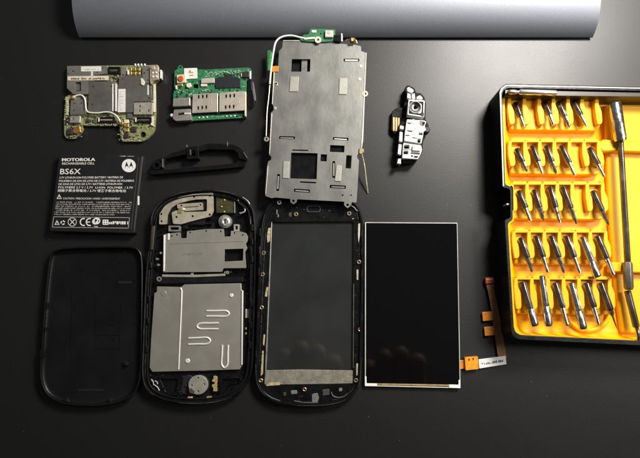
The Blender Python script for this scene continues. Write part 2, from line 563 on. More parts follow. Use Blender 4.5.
# scatter of tiny soldered parts nobody could count
mbs = MB(); mbk = MB()
areas = [(84, 115, 97, 124.5), (117, 119, 123.5, 140), (129, 119, 153, 125), (124, 132, 150, 140), (66, 123, 81, 137), (108, 73.6, 118, 80), (98, 123, 118, 125), (64.8, 116, 69, 127)]
for k in range(150):
    a = rnd.choice(areas)
    x, y = rnd.uniform(a[0], a[2]), rnd.uniform(a[1], a[3])
    if math.hypot(x - 143, y - 134.5) < 4.2 or (x - 95) ** 2 < 0 or y > 139.8 - max(0, x - 142) * .9:
        continue
    w, h = rnd.choice(((1.4, .8), (.8, 1.4), (1, 1), (1.8, 1)))
    (mbs if rnd.random() < .6 else mbk).prism(rect(x, y, x + w, y + h), 3.1, 3.9 + rnd.random() * .5)
link('solder_beads', mbs, M('solder tin', (.58, .54, .42), .35, .6, var=.3, vs=1.5), t, kind='stuff')
link('component_specks', mbk, CHIP, t, kind='stuff')

mbp = MB()
for (x0, y0, x1, y1, n) in ((66, 97, 64.8, 121, 12), (154.4, 86, 154.2, 128, 20), (84, 124, 118, 124.6, 15), (121.4, 128, 122.4, 140, 6), (124, 140.4, 141, 140.4, 7), (86.6, 82, 86.2, 94, 5), (71, 115, 86, 115.4, 6), (118.6, 113.4, 133, 113.6, 6), (153.6, 101, 134, 101.9, 8), (117, 75, 141, 74.8, 8)):
    for k in range(n):
        f = (k + rnd.uniform(.1, .5)) / n
        x, y = x0 + (x1 - x0) * f + rnd.uniform(-.4, .4), y0 + (y1 - y0) * f + rnd.uniform(-.4, .4)
        w_, h_ = rnd.uniform(.6, 1.5), rnd.uniform(.6, 1.3)
        mbp.prism(rect(x - w_ / 2, y - h_ / 2, x + w_ / 2, y + h_ / 2), 3.1, 3.7 + rnd.random() * .8)
link('solder_pads', mbp, M('cream solder pad', (.72, .64, .42), .4, .3, var=.25, vs=1.5), t, kind='stuff')

zone = inset(ol, 1.0)
hole_ = [circ(143, 134.5, 4.2), circ(133.5, 137.5, 2)]
clutter(t, 'chip_specks', zone, hole_, 190, 3.1, (.4, 1.5), CHIP, 41, (.8, 2.3))
clutter(t, 'amber_specks', zone, hole_, 150, 3.1, (.3, 1.4), MATS['amber solder'], 42, (.6, 1.8))
clutter(t, 'pad_specks', zone, hole_, 170, 3.1, (.2, 1.0), MATS['cream solder pad'], 43, (.4, 1.4))

# ------------------------------------------------------------------ SIM circuit board
t = thing('circuit_board', 'bright green circuit board carrying two silver SIM card sockets', 'circuit board', 211, 95)
ol = rp([(174.4, 70.5), (177, 69.5), (178.2, 66), (180.2, 64.6), (182.4, 66), (183.2, 69), (205, 69.4), (249, 67.4), (251.6, 69.5),
         (251.2, 79), (246.6, 80), (246.4, 117.6), (218, 119.2), (191, 120.8), (189, 108), (173.6, 108), (173, 96), (174.4, 88)], 1.0, 3)
P(t, 'board', ol, 1.0, 3.6, PCBG, [circ(180.3, 67.1, 1.0, 12), rect(193.2, 84.2, 198.2, 88.2)], .2)
st = P(t, 'sticker', rp([(184, 68.2), (197, 67.8), (197.2, 78.4), (184, 79)], .4), 3.5, 4.6, WHITE, bevel=.1)
mbm = MB()
mbm.prism(rp([(189, 70.6), (190.6, 69.6), (191, 72.2), (193.4, 72), (193.6, 73), (188.6, 73)], .4), 4.5, 4.65)
mbm.prism(rp([(189, 75), (193.4, 74.6), (193.4, 75.8), (189.4, 76)], .4), 4.5, 4.65)
link('print', mbm, M('brown ink', (.36, .27, .12), .6, var=.4, vs=1), st)
b = P(t, 'button', rp([(176.6, 74.6), (185, 74), (186, 78), (185.6, 82.4), (176.8, 83)], .8), 3.5, 6.2, M('cream button housing', (.66, .58, .44), .45, var=.15, vs=2), bevel=.4)
P(b, 'button_cap', circ(180.6, 78.4, 2.9), 6.1, 7.4, ORED, bevel=.5)
P(t, 'solder_component', rr(177, 83.4, 182.6, 86, .6), 3.5, 5.4, GOLD, bevel=.4)
P(t, 'solder_component', rp([(186.4, 83.2), (190.6, 82.6), (191.4, 86), (188.6, 87.8), (186, 86.6)], .7), 3.5, 6.0, CREAM, bevel=.5)
P(t, 'solder_component', rr(175.4, 85.2, 176.8, 89, .3), 3.5, 6.0, BRIGHT, bevel=.2)
P(t, 'chip', rp([(201.4, 78.4), (214.2, 77.6), (214.4, 82.6), (201, 83.2)], .5), 3.5, 6.2, M('pinkish chip top', (.58, .50, .47), .4, .3, var=.12, vs=2), bevel=.3)
P(t, 'solder_component', rr(200.6, 83.8, 207, 86.2, .6), 3.5, 5.2, CREAM, bevel=.3)
P(t, 'black_tape', rp([(215.2, 78.2), (219, 76.6), (224.6, 77), (225.4, 74), (232.2, 74), (233, 77), (236, 76.6), (240.4, 78.6), (240.6, 87.6), (215.4, 88)], .5), 3.5, 4.8, M('black tape', (.010, .012, .016), .5, var=.2, vs=5, bump=.1), bevel=.25)
P(t, 'microphone', rr(242.4, 71.4, 249, 77.2, .5), 3.5, 6.0, M('dark microphone can', (.035, .03, .03), .4, .2, var=.3, vs=3), bevel=.3)
P(t, 'edge_contact', rr(249.4, 71, 251, 78.8, .4), 3.5, 5.4, BRIGHT, bevel=.2)
P(t, 'edge_contact', rr(241, 73, 242.2, 76.6, .3), 3.5, 5.0, CREAM, bevel=.2)
mbs = MB()
for k in range(26):
    x = 206 + k * 1.35 + rnd.uniform(-.3, .3)
    y = 71.6 - (x - 206) * .035 + rnd.uniform(-.4, 2.2)
    mbs.prism(rect(x, y, x + 1.1, y + .8), 3.5, 4.2)
for k in range(14):
    x, y = rnd.uniform(177, 213), rnd.uniform(88.6, 91.2)
    mbs.prism(rect(x, y, x + 1.2, y + .8), 3.5, 4.3)
link('solder_beads', mbs, M('pale solder', (.55, .62, .5), .4, .3, var=.2, vs=1.5), t, kind='stuff')
for (ax, ay), (bx, by), (cx, cy), (dx, dy), sx in (((192.8, 94.2), (217.6, 92.8), (217.4, 111.6), (192.2, 113), 198.5), ((219.6, 92.6), (244.8, 91.2), (244.6, 110.2), (219.2, 111.6), 226)):
    off = -.7 if sx > 210 else 0
    holes = []
    for i in range(3):
        x = sx + i * 4
        y = 96.8 - i * .35 + off
        holes.append(rp([(x - .9, y - 1.6), (x + 1, y - 1.8), (x + 1, y + .8), (x + .2, y + 2.2), (x - .8, y + 1.8)], .3, 2))
        x -= .5
        y += 11
        holes.append(rp([(x - .9, y - 1.6), (x + 1, y - 1.8), (x + 1, y + .8), (x + .2, y + 2.2), (x - .8, y + 1.8)], .3, 2))
    so = P(t, 'sim_socket', rp([(ax, ay), (bx, by), (cx, cy), (dx, dy)], .5), 3.5, 7.6, M('sim socket steel', (.60, .545, .47), .45, .65, var=.07, vs=5, bump=.1, rvar=.08), holes, .3)
    P(so, 'socket_floor', [(ax + 1, ay + 1), (bx - 1, by + 1), (cx - 1, cy - 1), (dx + 1, dy - 1)], 3.6, 3.9, HOLE, bevel=0)
    P(so, 'embossed_mark', rr(sx + 12.2, 100 + off, sx + 13, 104.6 + off, .3), 7.5, 7.75, STEELW, bevel=.1)
    P(so, 'dark_slot', [(ax, dy + .3), (cx, cy + .3), (cx, cy + 2.0), (ax, dy + 2.0)], 3.5, 5.4, BLK, bevel=.2)
    for i in range(3):
        P(so, 'solder_tail', circ(sx + .6 + i * 4, 117.4 + off * 2 - i * .2, .9, 8), 3.5, 4.4, BRIGHT, bevel=.3)
P(t, 'socket_edge', rr(216.8, 93.5, 217.8, 112, .3), 7.5, 8.0, BRIGHT, bevel=.2)
P(t, 'socket_edge', rr(244.6, 91.4, 246, 116, .3), 3.5, 7.9, CREAM, bevel=.2)
u = P(t, 'charging_port', rp([(173, 98), (190, 97.2), (190.4, 105.6), (172.6, 106.6)], .7), 1.0, 8.0, M('port tin', (.44, .41, .37), .45, .7, var=.1, vs=4, rvar=.1), bevel=.5)
P(u, 'bright_edge', rr(188.8, 98, 190, 105, .3), 7.9, 8.5, BRIGHT, bevel=.2)
P(u, 'port_shell', rp([(174, 109.6), (190.8, 108.8), (191.4, 120), (176, 120.8), (172.8, 118.6)], .9), 1.0, 7.4, M('port tin', (.44, .41, .37)), [rp([(177.4, 113.2), (184.4, 112.2), (184.6, 114.4), (178, 115.6)], .6)], .5)
P(u, 'port_tongue', rr(184.2, 112.6, 190.4, 114.2, .4), 7.3, 8.0, BRIGHT, bevel=.2)
P(u, 'port_gap', [(173.6, 106.8), (190.4, 106), (190.6, 108.6), (173.8, 109.4)], 1.0, 5.0, BLK, bevel=.2)
P(u, 'side_glint', circ(171.6, 115, 1.7, 12), 1.5, 6.4, BRIGHT, bevel=.5)  # white glint beside the port, put in as a bright stud
zone = inset(ol, 1.2)
hole_ = [rect(192, 83, 199.4, 89.4), circ(180.3, 67.1, 2.2, 12)]
clutter(t, 'chip_specks', zone, hole_, 120, 3.5, (.4, 1.3), CHIP, 51, (.8, 2.4))
clutter(t, 'solder_pads', zone, hole_, 130, 3.5, (.2, .9), MATS['pale solder'], 52, (.5, 1.6))
mbt = MB()
rt = random.Random(9)
for k in range(46):
    x, y = rt.uniform(178, 242), rt.choice((rt.uniform(70, 92), rt.uniform(114.5, 117)))
    L_ = rt.uniform(3, 9)
    mbt.prism(rect(x, y, min(x + L_, 245), y + .35) if rt.random() < .6 else rect(x, y, x + .35, min(y + L_ * .6, 92 if y < 92 else 118)), 3.55, 3.68)
link('copper_traces', mbt, M('pale green trace', (.10, .36, .19), .4, var=.2, vs=3), t, kind='stuff')
r = P(t, 'ribbon_connector', rp([(247.6, 80.5), (251, 80), (252.4, 90), (255, 98), (254.6, 104), (251.4, 108), (248.4, 104), (247, 95)], .8), .6, 4.2, BLKG, bevel=.4)
P(r, 'ribbon_edge', rp([(252.2, 82), (253.4, 82), (255.6, 96), (255.6, 101), (254, 100), (252.6, 92)], .4), .8, 4.8, M('violet grey ribbon', (.22, .18, .21), .35, .4, var=.2, vs=3), bevel=.2)

# ------------------------------------------------------------------ black plastic bracket
mb = MB()
mb.prism(rp([(149, 172.5), (151, 170), (172, 169.2), (197, 166.8), (225, 164.4), (243, 161.8), (245.5, 163.5), (243, 166.6), (225, 168.4), (197, 170.8), (172, 172.8), (152, 174.6)], 1.2), 0, 7)
mb.prism(rp([(163.4, 157.6), (172, 152.8), (186, 149.2), (197, 147), (208, 143.4), (224, 144), (233, 144.6), (240, 147.6), (244.5, 152.6), (247.2, 158.4), (245.8, 160), (239, 158.4), (238, 153), (233.5, 149.6), (224, 149.4), (208, 149.2), (198, 151.6), (186, 154.2), (174, 156.6), (165, 159)], 1.0), 0, 8)
mb.prism(rp([(186.4, 147), (198, 146), (198.8, 158), (186.8, 159.2)], .9), 0, 9.5, [rr(191.6, 150.4, 195.4, 156, .6)])
mb.prism(circ(156.4, 165.2, 4.6), 0, 8, [circ(156.6, 165, 2.1)])
mb.prism(rp([(152, 165), (155, 160), (162.4, 158), (163, 168), (160, 171.5), (152, 171)], 1), 0, 5, [circ(156.6, 165, 2.1)])
mb.prism(rp([(238, 152), (245, 154), (247, 160), (243, 163.5), (237, 163)], 1), 0, 5.5, [rr(239.5, 155, 243, 159.4, .8)])
br = link('plastic_bracket', mb, BLKG, bevel=.6)
br['label'] = 'thin curved black plastic bracket lying beside the battery'
br['category'] = 'bracket'
GREYH = M('worn plastic edge', (.05, .05, .05), .35, var=.2, vs=2)
P(br, 'locating_rib', rr(161.6, 158.6, 163, 167.4, .5), 4, 9, GREYH, bevel=.4)
P(br, 'locating_rib', rr(189.4, 149.4, 190.8, 155, .5), 9, 10.4, GREYH, bevel=.3)
P(br, 'locating_rib', rr(226.4, 141.6, 227.8, 146.4, .5), 2, 9, GREYH, bevel=.4)
P(br, 'locating_rib', rr(185.6, 144.6, 187.2, 148, .5), 2, 9, GREYH, bevel=.4)
P(br, 'locating_rib', rp([(242.6, 152), (244, 151.6), (247.6, 157.6), (246.4, 158.6)], .5), 6, 8.8, GREYH, bevel=.3)

# ------------------------------------------------------------------ battery
t = thing('battery', 'flat black phone battery printed with white lettering', 'battery', 97, 194)
body = rp([(59, 152.4), (143.4, 155.4), (134.6, 233.4), (49, 231.4)], 2.0)
P(t, 'cell', body, 0, 8.8, BATT, bevel=.8)
ZT = 8.86
mb = MB()
text_mb(mb, 'MOTOROLA', (62, 161.2), (95, 160.9), ZT, 3.0)
for d in (.22, -.22):
    text_mb(mb, 'MOTOROLA', (62 + d, 161.2), (95 + d, 160.9), ZT + .01 * (1 if d > 0 else -1), 3.1)
text_mb(mb, 'BS6X', (60, 174.2), (80.6, 174), ZT, 5.6)
link('brand_lettering', mb, INK, t)
mb = MB()
for (a, b_, s, h) in (((62, 164.6), (94.5, 164.3), 'RECHARGEABLE CELL', 2.2),
                      ((59.4, 178.6), (123, 178.2), '3.7V LITHIUM ION POLYMER BATTERY / BATERIA DE', 2.0),
                      ((59, 181.9), (134, 181.7), 'POLIMERO DE ION DE LITIO DE 3.7V / BATERIA DE POLIMERO', 2.0),
                      ((58.6, 185.1), (122, 184.9), 'DE IONS DE LITIO DE 3,7V / BATTERIE LITHIUM-ION', 2.0),
                      ((58.2, 188.3), (133, 188.7), 'POLYMERE 3,7 V / 3.7V  LI-ION  POLYMER  / 3.7V', 2.1),
                      ((57.6, 191.6), (126, 192), '鋰離子聚合物電池 / 3.7V 锂离子聚合物电池', 2.1),
                      ((63, 199.3), (120, 199.6), 'CAUTION / PRECAUCION / AVISO / AVERTISSEMENT', 1.9)):
    text_mb(mb, s, a, b_, ZT, h, .008 if not s.startswith('CAUT') else 0)
microprint(mb, (120, 156.4), (134, 156.6), .7, ZT, 71)
link('description_lettering', mb, INK, t)
mb = MB()
for k in range(7):
    y = 202.6 + k * 2.05
    microprint(mb, (56.2 - k * .33, y), ((131.6 - k * .4) if k < 6 else 114.5, y + .35), 1.15, ZT, 80 + k, .88)
link('fine_print', mb, INKG, t)
mb = MB()
fr = rp([(53.4, 216.4), (129.8, 217.4), (128.6, 228.4), (52, 227.4)], .8)
mb.prism(fr, ZT - .2, ZT, [inset(fr, .55)])
link('label_border', mb, INKG, t)
mb = MB()
# warning triangles
for (cx, cy, sz) in ((59.2, 196.6, 2.6), (57, 222.6, 2.6)):
    tri = [(cx, cy - sz), (cx + sz, cy + sz * .85), (cx - sz, cy + sz * .85)]
    mb.prism(tri, ZT - .2, ZT, [inset(tri, .55)])
    mb.prism(rect(cx - .2, cy - .9, cx + .2, cy + 1.0), ZT - .2, ZT)
# recycling arrows mark
for k in range(3):
    a = math.radians(k * 120 - 90)
    pts = []
    for j in range(6):
        th = a + math.radians(j * 16)
        pts.append((62.8 + 2.3 * math.cos(th), 222.6 + 2.3 * math.sin(th)))
    for j in range(5, -1, -1):
        th = a + math.radians(j * 16)
        pts.append((62.8 + 1.2 * math.cos(th), 222.6 + 1.2 * math.sin(th)))
    mb.prism(pts, ZT - .2, ZT)
# crossed circle
c0 = circ(72.2, 222.0, 4.4, 28)
mb.prism(c0, ZT - .2, ZT, [circ(72.2, 222.0, 3.9, 28)])
for s in (-1, 1):
    mb.prism([(72.2 - 2.6, 222 - 2.5 * s), (72.2 - 2.0, 222 - 2.8 * s), (72.2 + 2.7, 222 + 2.4 * s), (72.2 + 2.1, 222 + 2.8 * s)], ZT - .2, ZT + .02 * (s > 0))
link('safety_symbol', mb, INK, t)
mb = MB()
for cx, arm in ((83.6, 0), (89.6, 1)):
    out = []
    for j in range(13):
        th = math.radians(70 + j * 220 / 12)
        out.append((cx + 4.1 * math.cos(th) * .95, 222 - 4.1 * math.sin(th)))
    for j in range(12, -1, -1):
        th = math.radians(70 + j * 220 / 12)
        out.append((cx + 2.95 * math.cos(th) * .95, 222 - 2.95 * math.sin(th)))
    mb.prism(out, ZT - .2, ZT)
    if arm:
        mb.prism(rect(cx - 3.4, 221.5, cx + .4, 222.5), ZT - .2, ZT + .02)
# rounded approval badge and code block
bd = cat([(92.2, 221), (95.4, 217.8), (99.4, 218.4), (100.2, 221.6), (98, 224), (93.6, 224.2)], 5)
mb.prism(bd, ZT - .2, ZT, [[(94.6, 219.4), (96.2, 219.2), (97.2, 220), (96.8, 221.2), (95.6, 221.5), (95.5, 223), (94.6, 223), (94.7, 220.6)], [(98, 220.4), (99.4, 220), (99.5, 220.8), (98.7, 221.2), (98.8, 222.4), (98, 222.2)]])
sq = rr(102.6, 219.6, 108.4, 224.8, .8)
mb.prism(sq, ZT - .2, ZT, [circ(104.3, 221, .7, 8), circ(106.7, 221, .7, 8), circ(104.3, 223.4, .7, 8), circ(106.7, 223.4, .7, 8)])
microprint(mb, (92.8, 227.0), (98, 227.2), 1.2, ZT, 96)
microprint(mb, (108.8, 224.2), (128, 224.4), 3.0, ZT, 97, .95)
link('approval_mark', mb, INK, t)
mb = MB()
mb.prism(circ(128.8, 165.6, 7.0, 36, 6.6), ZT - .2, ZT)
lg = link('emblem', mb, M('bright white ink', (.80, .80, .79), .55), t)
mb = MB()
for s in (-1, 1):  # the batwing letter inside the emblem
    X = lambda v: 128.9 + s * v
    mb.prism([(X(.1), 167.6), (X(.9), 165.4), (X(2.3), 161.6), (X(3.3), 164.4), (X(4.5), 168.8), (X(3.6), 167.0), (X(2.6), 165.9), (X(1.6), 166.1), (X(.7), 167.2)], ZT - .1, ZT + .05)
link('emblem_letter', mb, BATT, lg)
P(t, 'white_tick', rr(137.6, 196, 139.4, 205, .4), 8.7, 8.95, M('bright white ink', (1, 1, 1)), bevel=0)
mb = MB()
for d in (0, 2.8):
    a, b_ = (138.4 + d, 157.4), (130.8 + d, 229.5)
    mb.prism([a, (a[0] + .5, a[1]), (b_[0] + .5, b_[1]), b_], 8.6, 9.05)
link('edge_fold', mb, M('worn label fold', (.07, .07, .068), .45), t)

# ------------------------------------------------------------------ back cover
t = thing('back_cover', 'plain satin black phone back cover lying inside up', 'back cover', 90, 327)
co = cat([(58, 248.5), (75, 246.6), (105, 246), (130, 246), (139.5, 250), (142.8, 262), (143, 300), (142.6, 340), (142, 366), (139.4, 384), (132, 396.5), (118, 403.6),
          (100, 406.6), (82, 406.8), (64, 405), (50, 399), (41.6, 388), (38.8, 372), (40.2, 350), (43, 310), (46.2, 275), (49.8, 254.8)], 5)
ci = inset(co, 4.2)
mb = MB()
# a shell: outer wall, rounded lip, inner wall curving into the floor
rings = []
for d, z in ((1.6, .2), (0.3, 3.0), (0, 6.0), (.5, 7.6), (1.4, 8.2), (2.3, 7.4), (3.0, 5.2), (3.9, 3.2), (5.6, 2.2), (8, 1.9)):
    rings.append([W(x, y, z) for x, y in inset(co, d)])
mb.ring_loft(rings, True, True)
link('shell', mb, BLKS, t)
for y0, y1, x in ((302.5, 308.5, 44.4), (327.5, 331, 42.6), (350.5, 358, 40.4)):
    P(t, 'latch_notch', rr(x - .9, y0, x + 3.2, y1, .6), 5, 8.5, BLKM, bevel=.3)
for x, y in ((65.8, 400.6), (109.8, 401), (126, 364)):
    P(t, 'clip_boss', rr(x - 2, y - 2.2, x + 2, y + 1.6, .6), 1.8, 6, BLK, bevel=.4)
P(t, 'floor_slot', rr(118, 281.4, 131.5, 283.6, .6), 1.8, 2.3, HOLE, bevel=.2)
P(t, 'floor_slot', rr(78, 389.4, 103, 391, .5), 1.8, 2.3, HOLE, bevel=.2)
mb = MB()
for x0, x1 in ((72, 70), (95.5, 94.5), (121, 119.5)):
    mb.prism([(x0, 292), (x0 + .8, 292), (x1 + .8, 350), (x1, 350)], 1.7, 2.35)
mb.prism(rr(95.5, 334, 120, 335, .3), 1.7, 2.3)
mb.prism(rr(95.5, 348, 120, 349, .3), 1.7, 2.3)
for x, y in ((128, 247), (132, 250), (125, 252), (112, 324), (114, 339), (136, 322), (120, 262)):
    mb.prism(circ(x, y, 1.6 + (x % 3) * .5, 10, 1), 1.7, 2.7)
link('floor_rib', mb, BLKS, t)

# ------------------------------------------------------------------ rear housing of the phone
t = thing('rear_housing', 'black rear half of a phone with silver inner plates and round motor', 'phone housing', 200, 300)
ho = cat([(150.2, 225), (152, 214), (157.5, 205), (166, 198), (177, 193.4), (190, 190.8), (205, 189.8), (219, 190.4), (232, 193), (243.5, 198.4), (251.4, 206.4),
          (254.6, 217), (256, 240), (255.6, 280), (254.6, 320), (253.6, 355), (251.8, 373), (246, 386), (235, 396), (220, 401.6), (203, 404), (185, 403.8),
          (168, 402), (155, 397), (146, 388.6), (142.2, 375), (142.8, 345), (145.2, 285), (148.4, 245)], 5)
mb = MB()
rings = [[W(x, y, z) for x, y in inset(ho, d)] for d, z in
         ((1.2, .2), (0, 2.4), (0, 7.5), (.5, 9.2), (1.3, 9.8), (2.0, 9.2), (2.3, 7.0), (4.4, 6.8), (4.8, 2.2), (7, 1.8))]
mb.ring_loft(rings, True, True)
link('tray', mb, BLKG, t)
# inner ledge lip (thin grey line following the rim)
inn = inset(ho, 5.2)
P(t, 'inner_lip', inset(ho, 4.6), 1.8, 8.2, BLK, [inset(ho, 5.6)], .2)
# antenna
ao = rp([(159, 224.4), (159.4, 214), (164, 207), (170, 201.5), (180, 197), (193, 194), (213.2, 192.4), (213.6, 211), (211, 216.4), (200, 219), (190, 221.6), (181, 224.2), (173, 223.8),
         (171.6, 212.6), (176, 210.4), (183, 210.2), (184.4, 212), (206.8, 211.4), (207, 199), (196, 199.5), (190, 200.4), (178, 203.4), (171, 208), (167.4, 215), (167, 224.2)], 1.4, 3)
P(t, 'antenna', ao, 5.4, 7.4, ANT, [circ(x, y, 1.15, 10) for x, y in ((161.2, 214), (161.4, 221.2), (194, 196.6), (210, 195.6), (209.6, 214.6), (176.4, 217), (192.6, 216.2))], .3)
P(t, 'antenna', rp([(177, 204.2), (202.4, 202.4), (203, 209.8), (184.4, 211), (184, 208.6), (177.4, 208.4)], .8), 5.0, 7.0, ANT,
  [rp([(183, 207.0), (198.6, 206.0), (198.6, 206.8), (183, 207.8)], .2), circ(181.4, 205.6, .9, 10), circ(200.4, 204.8, .9, 10)], .3)
P(t, 'antenna_contact', rp([(177.6, 209.4), (182, 207.4), (184.6, 209), (181.6, 213.6), (177.4, 213.4)], .8), 6.9, 8.0, M('gold film', (.62, .48, .22), .3, .7, var=.2, vs=2), bevel=.4)
P(t, 'antenna_contact', rr(182, 207.6, 184.4, 210, .6), 7.6, 8.4, BRIGHT, bevel=.3)
P(t, 'antenna_carrier', rp([(168, 225), (168.4, 214), (172, 208), (179, 203.4), (205, 199.6), (207, 212), (204, 225)], 1), 1.8, 5.0, BLK, bevel=.4)
# shield plate
so = rp([(163.8, 237), (164.6, 234.2), (171, 233.2), (180.4, 232.2), (180.6, 238.2), (186.6, 238), (187, 231.2), (205, 229.2), (223.8, 228.8), (224.2, 236.6), (230.6, 236.4), (231, 230.6),
         (240, 231.4), (246, 233), (248, 237), (247.6, 241), (245.6, 244), (247.4, 248), (245, 252), (246.2, 268), (223.4, 268.2), (222, 271.8), (163, 272.2)], .8, 3)
sp = P(t, 'shield_plate', so, 4.6, 7.2, STEELW, [rp([(224.6, 249.2), (243.4, 248.6), (243, 260.6), (224.2, 261.6)], .4)] +
       [circ(x, y, .9, 9) for x, y in ((176.8, 234.8), (190, 232.6), (206, 231), (220.6, 231.4), (234.4, 233), (242.6, 235), (171.6, 236))], .4)
mb = MB(); microprint(mb, (182, 255.6), (204, 255), 2.4, 7.23, 12, .8); link('stamp_print', mb, INKF, sp)
P(sp, 'plate_fold', rp([(163.4, 235), (165, 234.6), (164.6, 271), (163, 271.4)], .4), 5.0, 8.0, BRIGHT, bevel=.4)
P(sp, 'plate_fold', rp([(167.4, 233.4), (169.4, 233.2), (169.2, 240), (167.6, 240)], .4), 7.0, 7.8, BRIGHT, bevel=.3)
P(sp, 'crease', rp([(170, 243.4), (243, 240.8), (243, 241.3), (170, 243.9)], .2), 7.1, 7.5, STEELW, bevel=.15)
P(sp, 'lower_flange', rp([(162, 274.4), (190, 274.8), (192, 271), (194, 271.4), (193, 274.8), (224, 273.6), (224, 271.6), (225.4, 271.6), (225.2, 276), (195, 277.2), (162, 277)], .4), 3.6, 5.6, SHDL, bevel=.3)
P(t, 'screw_post', circ(227, 272.6, 1.9, 14), 2, 6.4, GREYP, bevel=.5)
P(t, 'screw_post', circ(159, 279, 2.6, 14), 2, 6.4, GREYP, [circ(159, 279, 1.1, 10)], .4)
P(t, 'battery_bay_wall', rp([(158, 277.4), (243, 277), (243, 282), (158, 284)], .6), 1.8, 5.2, BLK, bevel=.4)
# camera window, vibration etc.
FACET = M('faceted clear lens', (.62, .62, .60), .12, .55, var=.5, vs=2.2, bump=.6, bs=1.6)
l = link('flash_lens', MB().ring_loft([[W(225.2 + q * math.cos(k / 14 * math.pi), 221.4 + q * math.sin(k / 14 * math.pi), z) for k in range(28)] for q, z in ((5.6, 3), (5.6, 6.4), (5.2, 7.4), (4.2, 8.2), (3.0, 8.6), (2.4, 8.0), (1.2, 7.6))], True, True), FACET, t)
P(l, 'lens_core', rr(224.2, 218.6, 226.2, 224.6, .6), 7.4, 8.1, M('lens core', (.10, .10, .10), .2, .6), bevel=.2)
P(l, 'lens_bezel', circ(225.2, 221.4, 6.6, 28), 2.5, 6.6, SHD, [circ(225.2, 221.4, 5.7, 28)], .3)
g = P(t, 'sensor_board', rp([(216, 195.4), (234, 196.6), (233.8, 213), (216.4, 213)], .6), 2, 5.6, M('dark olive board', (.045, .042, .018), .4, var=.4, vs=5), bevel=.3)
for x, y in ((223.6, 195.8), (224.2, 200), (224, 211.6), (221.4, 206.6)):
    P(g, 'gold_contact', circ(x, y, 1.1, 12), 5.5, 6.6, GOLD, bevel=.4)
P(g, 'board_edge', rr(233.8, 196.6, 235, 213, .4), 3, 6.6, GREYP, bevel=.3)
pts = [W(x, y, 6.4) for x, y in cat([(238.6, 196.8), (238.4, 201.6), (241.4, 204), (244.4, 207), (244.8, 211.2), (241.4, 213), (239.6, 213.2)], 5, False)]
link('spring_contact', MB().tube(pts, .8), SHDL, t)
pts = [W(x, y, 6.4) for x, y in cat([(242.6, 197.4), (246.6, 200), (249.4, 203.6), (250.6, 210), (250.8, 226)], 5, False)]
link('antenna_wire', MB().tube(pts, .5), SHD, t)
P(t, 'square_ring', rr(233.8, 224.2, 239.2, 231.2, .6), 3, 7.6, SHDL, [rr(235.4, 225.8, 237.8, 229.6, .3)], .3)
P(t, 'square_ring', rr(168.4, 225.6, 180.4, 231.4, .6), 3, 6.6, GREYP, [rr(170.2, 227.2, 178.6, 229.8, .4)], .3)
P(t, 'camera_opening', rr(183, 222.6, 214, 229, 1.2), 1.8, 4.4, BLK, [rr(188, 224.2, 211, 227.6, 1)], .4)
P(t, 'side_button', rp([(151.4, 226), (155, 225.6), (152.8, 250), (150.2, 250)], .8), 6.6, 8.6, M('bronze grey plastic', (.055, .045, .036), .35, var=.3, vs=3), bevel=.5)
for (x, y) in ((156.6, 259), (158, 265), (160.6, 253)):
    P(t, 'side_contact', circ(x, y, 1.3, 10), 2, 6.6, GREYP, bevel=.3)
for yy in (224, 238, 256, 300, 322, 342):
    P(t, 'rim_clip', rr(250.4 - max(0, yy - 280) * .02, yy, 253.2 - max(0, yy - 280) * .02, yy + 7, .5), 5, 9.2, BLKG, bevel=.4)
for yy in (262, 296, 318, 346):
    x = 148.8 - (yy - 245) * .05
    P(t, 'rim_clip', rr(x + 1, yy, x + 3.6, yy + 6, .5), 5, 9.2, BLKG, bevel=.4)
# battery plate
bo = rp([(154.2, 293), (156.6, 292), (156.8, 286.4), (180.8, 287), (184.4, 284.4), (212, 283.8), (241.2, 283.2), (241.6, 290), (243.2, 290.6), (242.8, 330), (242.2, 365.4), (239.6, 369.6), (195, 371),
         (152, 372), (149.4, 367.6), (150.8, 340)], .7, 3)
bp = P(t, 'battery_plate', bo, 3.2, 5.4, STEELW, bevel=.4)
pts = [W(x, y, 5.4) for x, y in ((180.6, 288), (181.8, 290.4), (181.2, 310), (179.6, 345), (178.6, 369.4))]
link('pressed_ridge', MB().tube(pts, .75), BRIGHT, bp)


def ushape(a, b, c, d, cap):
    p = cat([a, ((a[0] + b[0]) / 2, (a[1] + b[1]) / 2), b, cap, c, ((c[0] + d[0]) / 2, (c[1] + d[1]) / 2), d], 6, False)
    link('pressed_rib', MB().tube([W(x, y, 5.45) for x, y in p], .85), BRIGHT, bp)


ushape((206.6, 310.8), (226, 310.8), (226, 316.2), (206.4, 316.2), (229, 313.5))
ushape((218.6, 323.0), (200.4, 323.4), (200.4, 328.8), (218.4, 329), (197, 326.2))
ushape((188.4, 338.2), (207, 337.6), (207, 343.8), (188.2, 344.4), (210.2, 340.6))
ushape((222.4, 345), (221.6, 364), (227.6, 364), (228.2, 345), (224.6, 367.6))
for x, y, r in ((231.4, 295.4, 2.0), (187.5, 361, 2.4)):
    P(bp, 'pressed_dot', circ(x, y, r, 16), 5.3, 6.1, BRIGHT, bevel=.4)
P(bp, 'pressed_dot', circ(163.6, 293.4, 2.8, 16), 5.3, 5.7, STEELW, bevel=.3)
P(bp, 'plate_fold', rp([(241.6, 290.6), (243.2, 290.6), (242.4, 365), (241, 365)], .4), 4, 6.4, BRIGHT, bevel=.4)
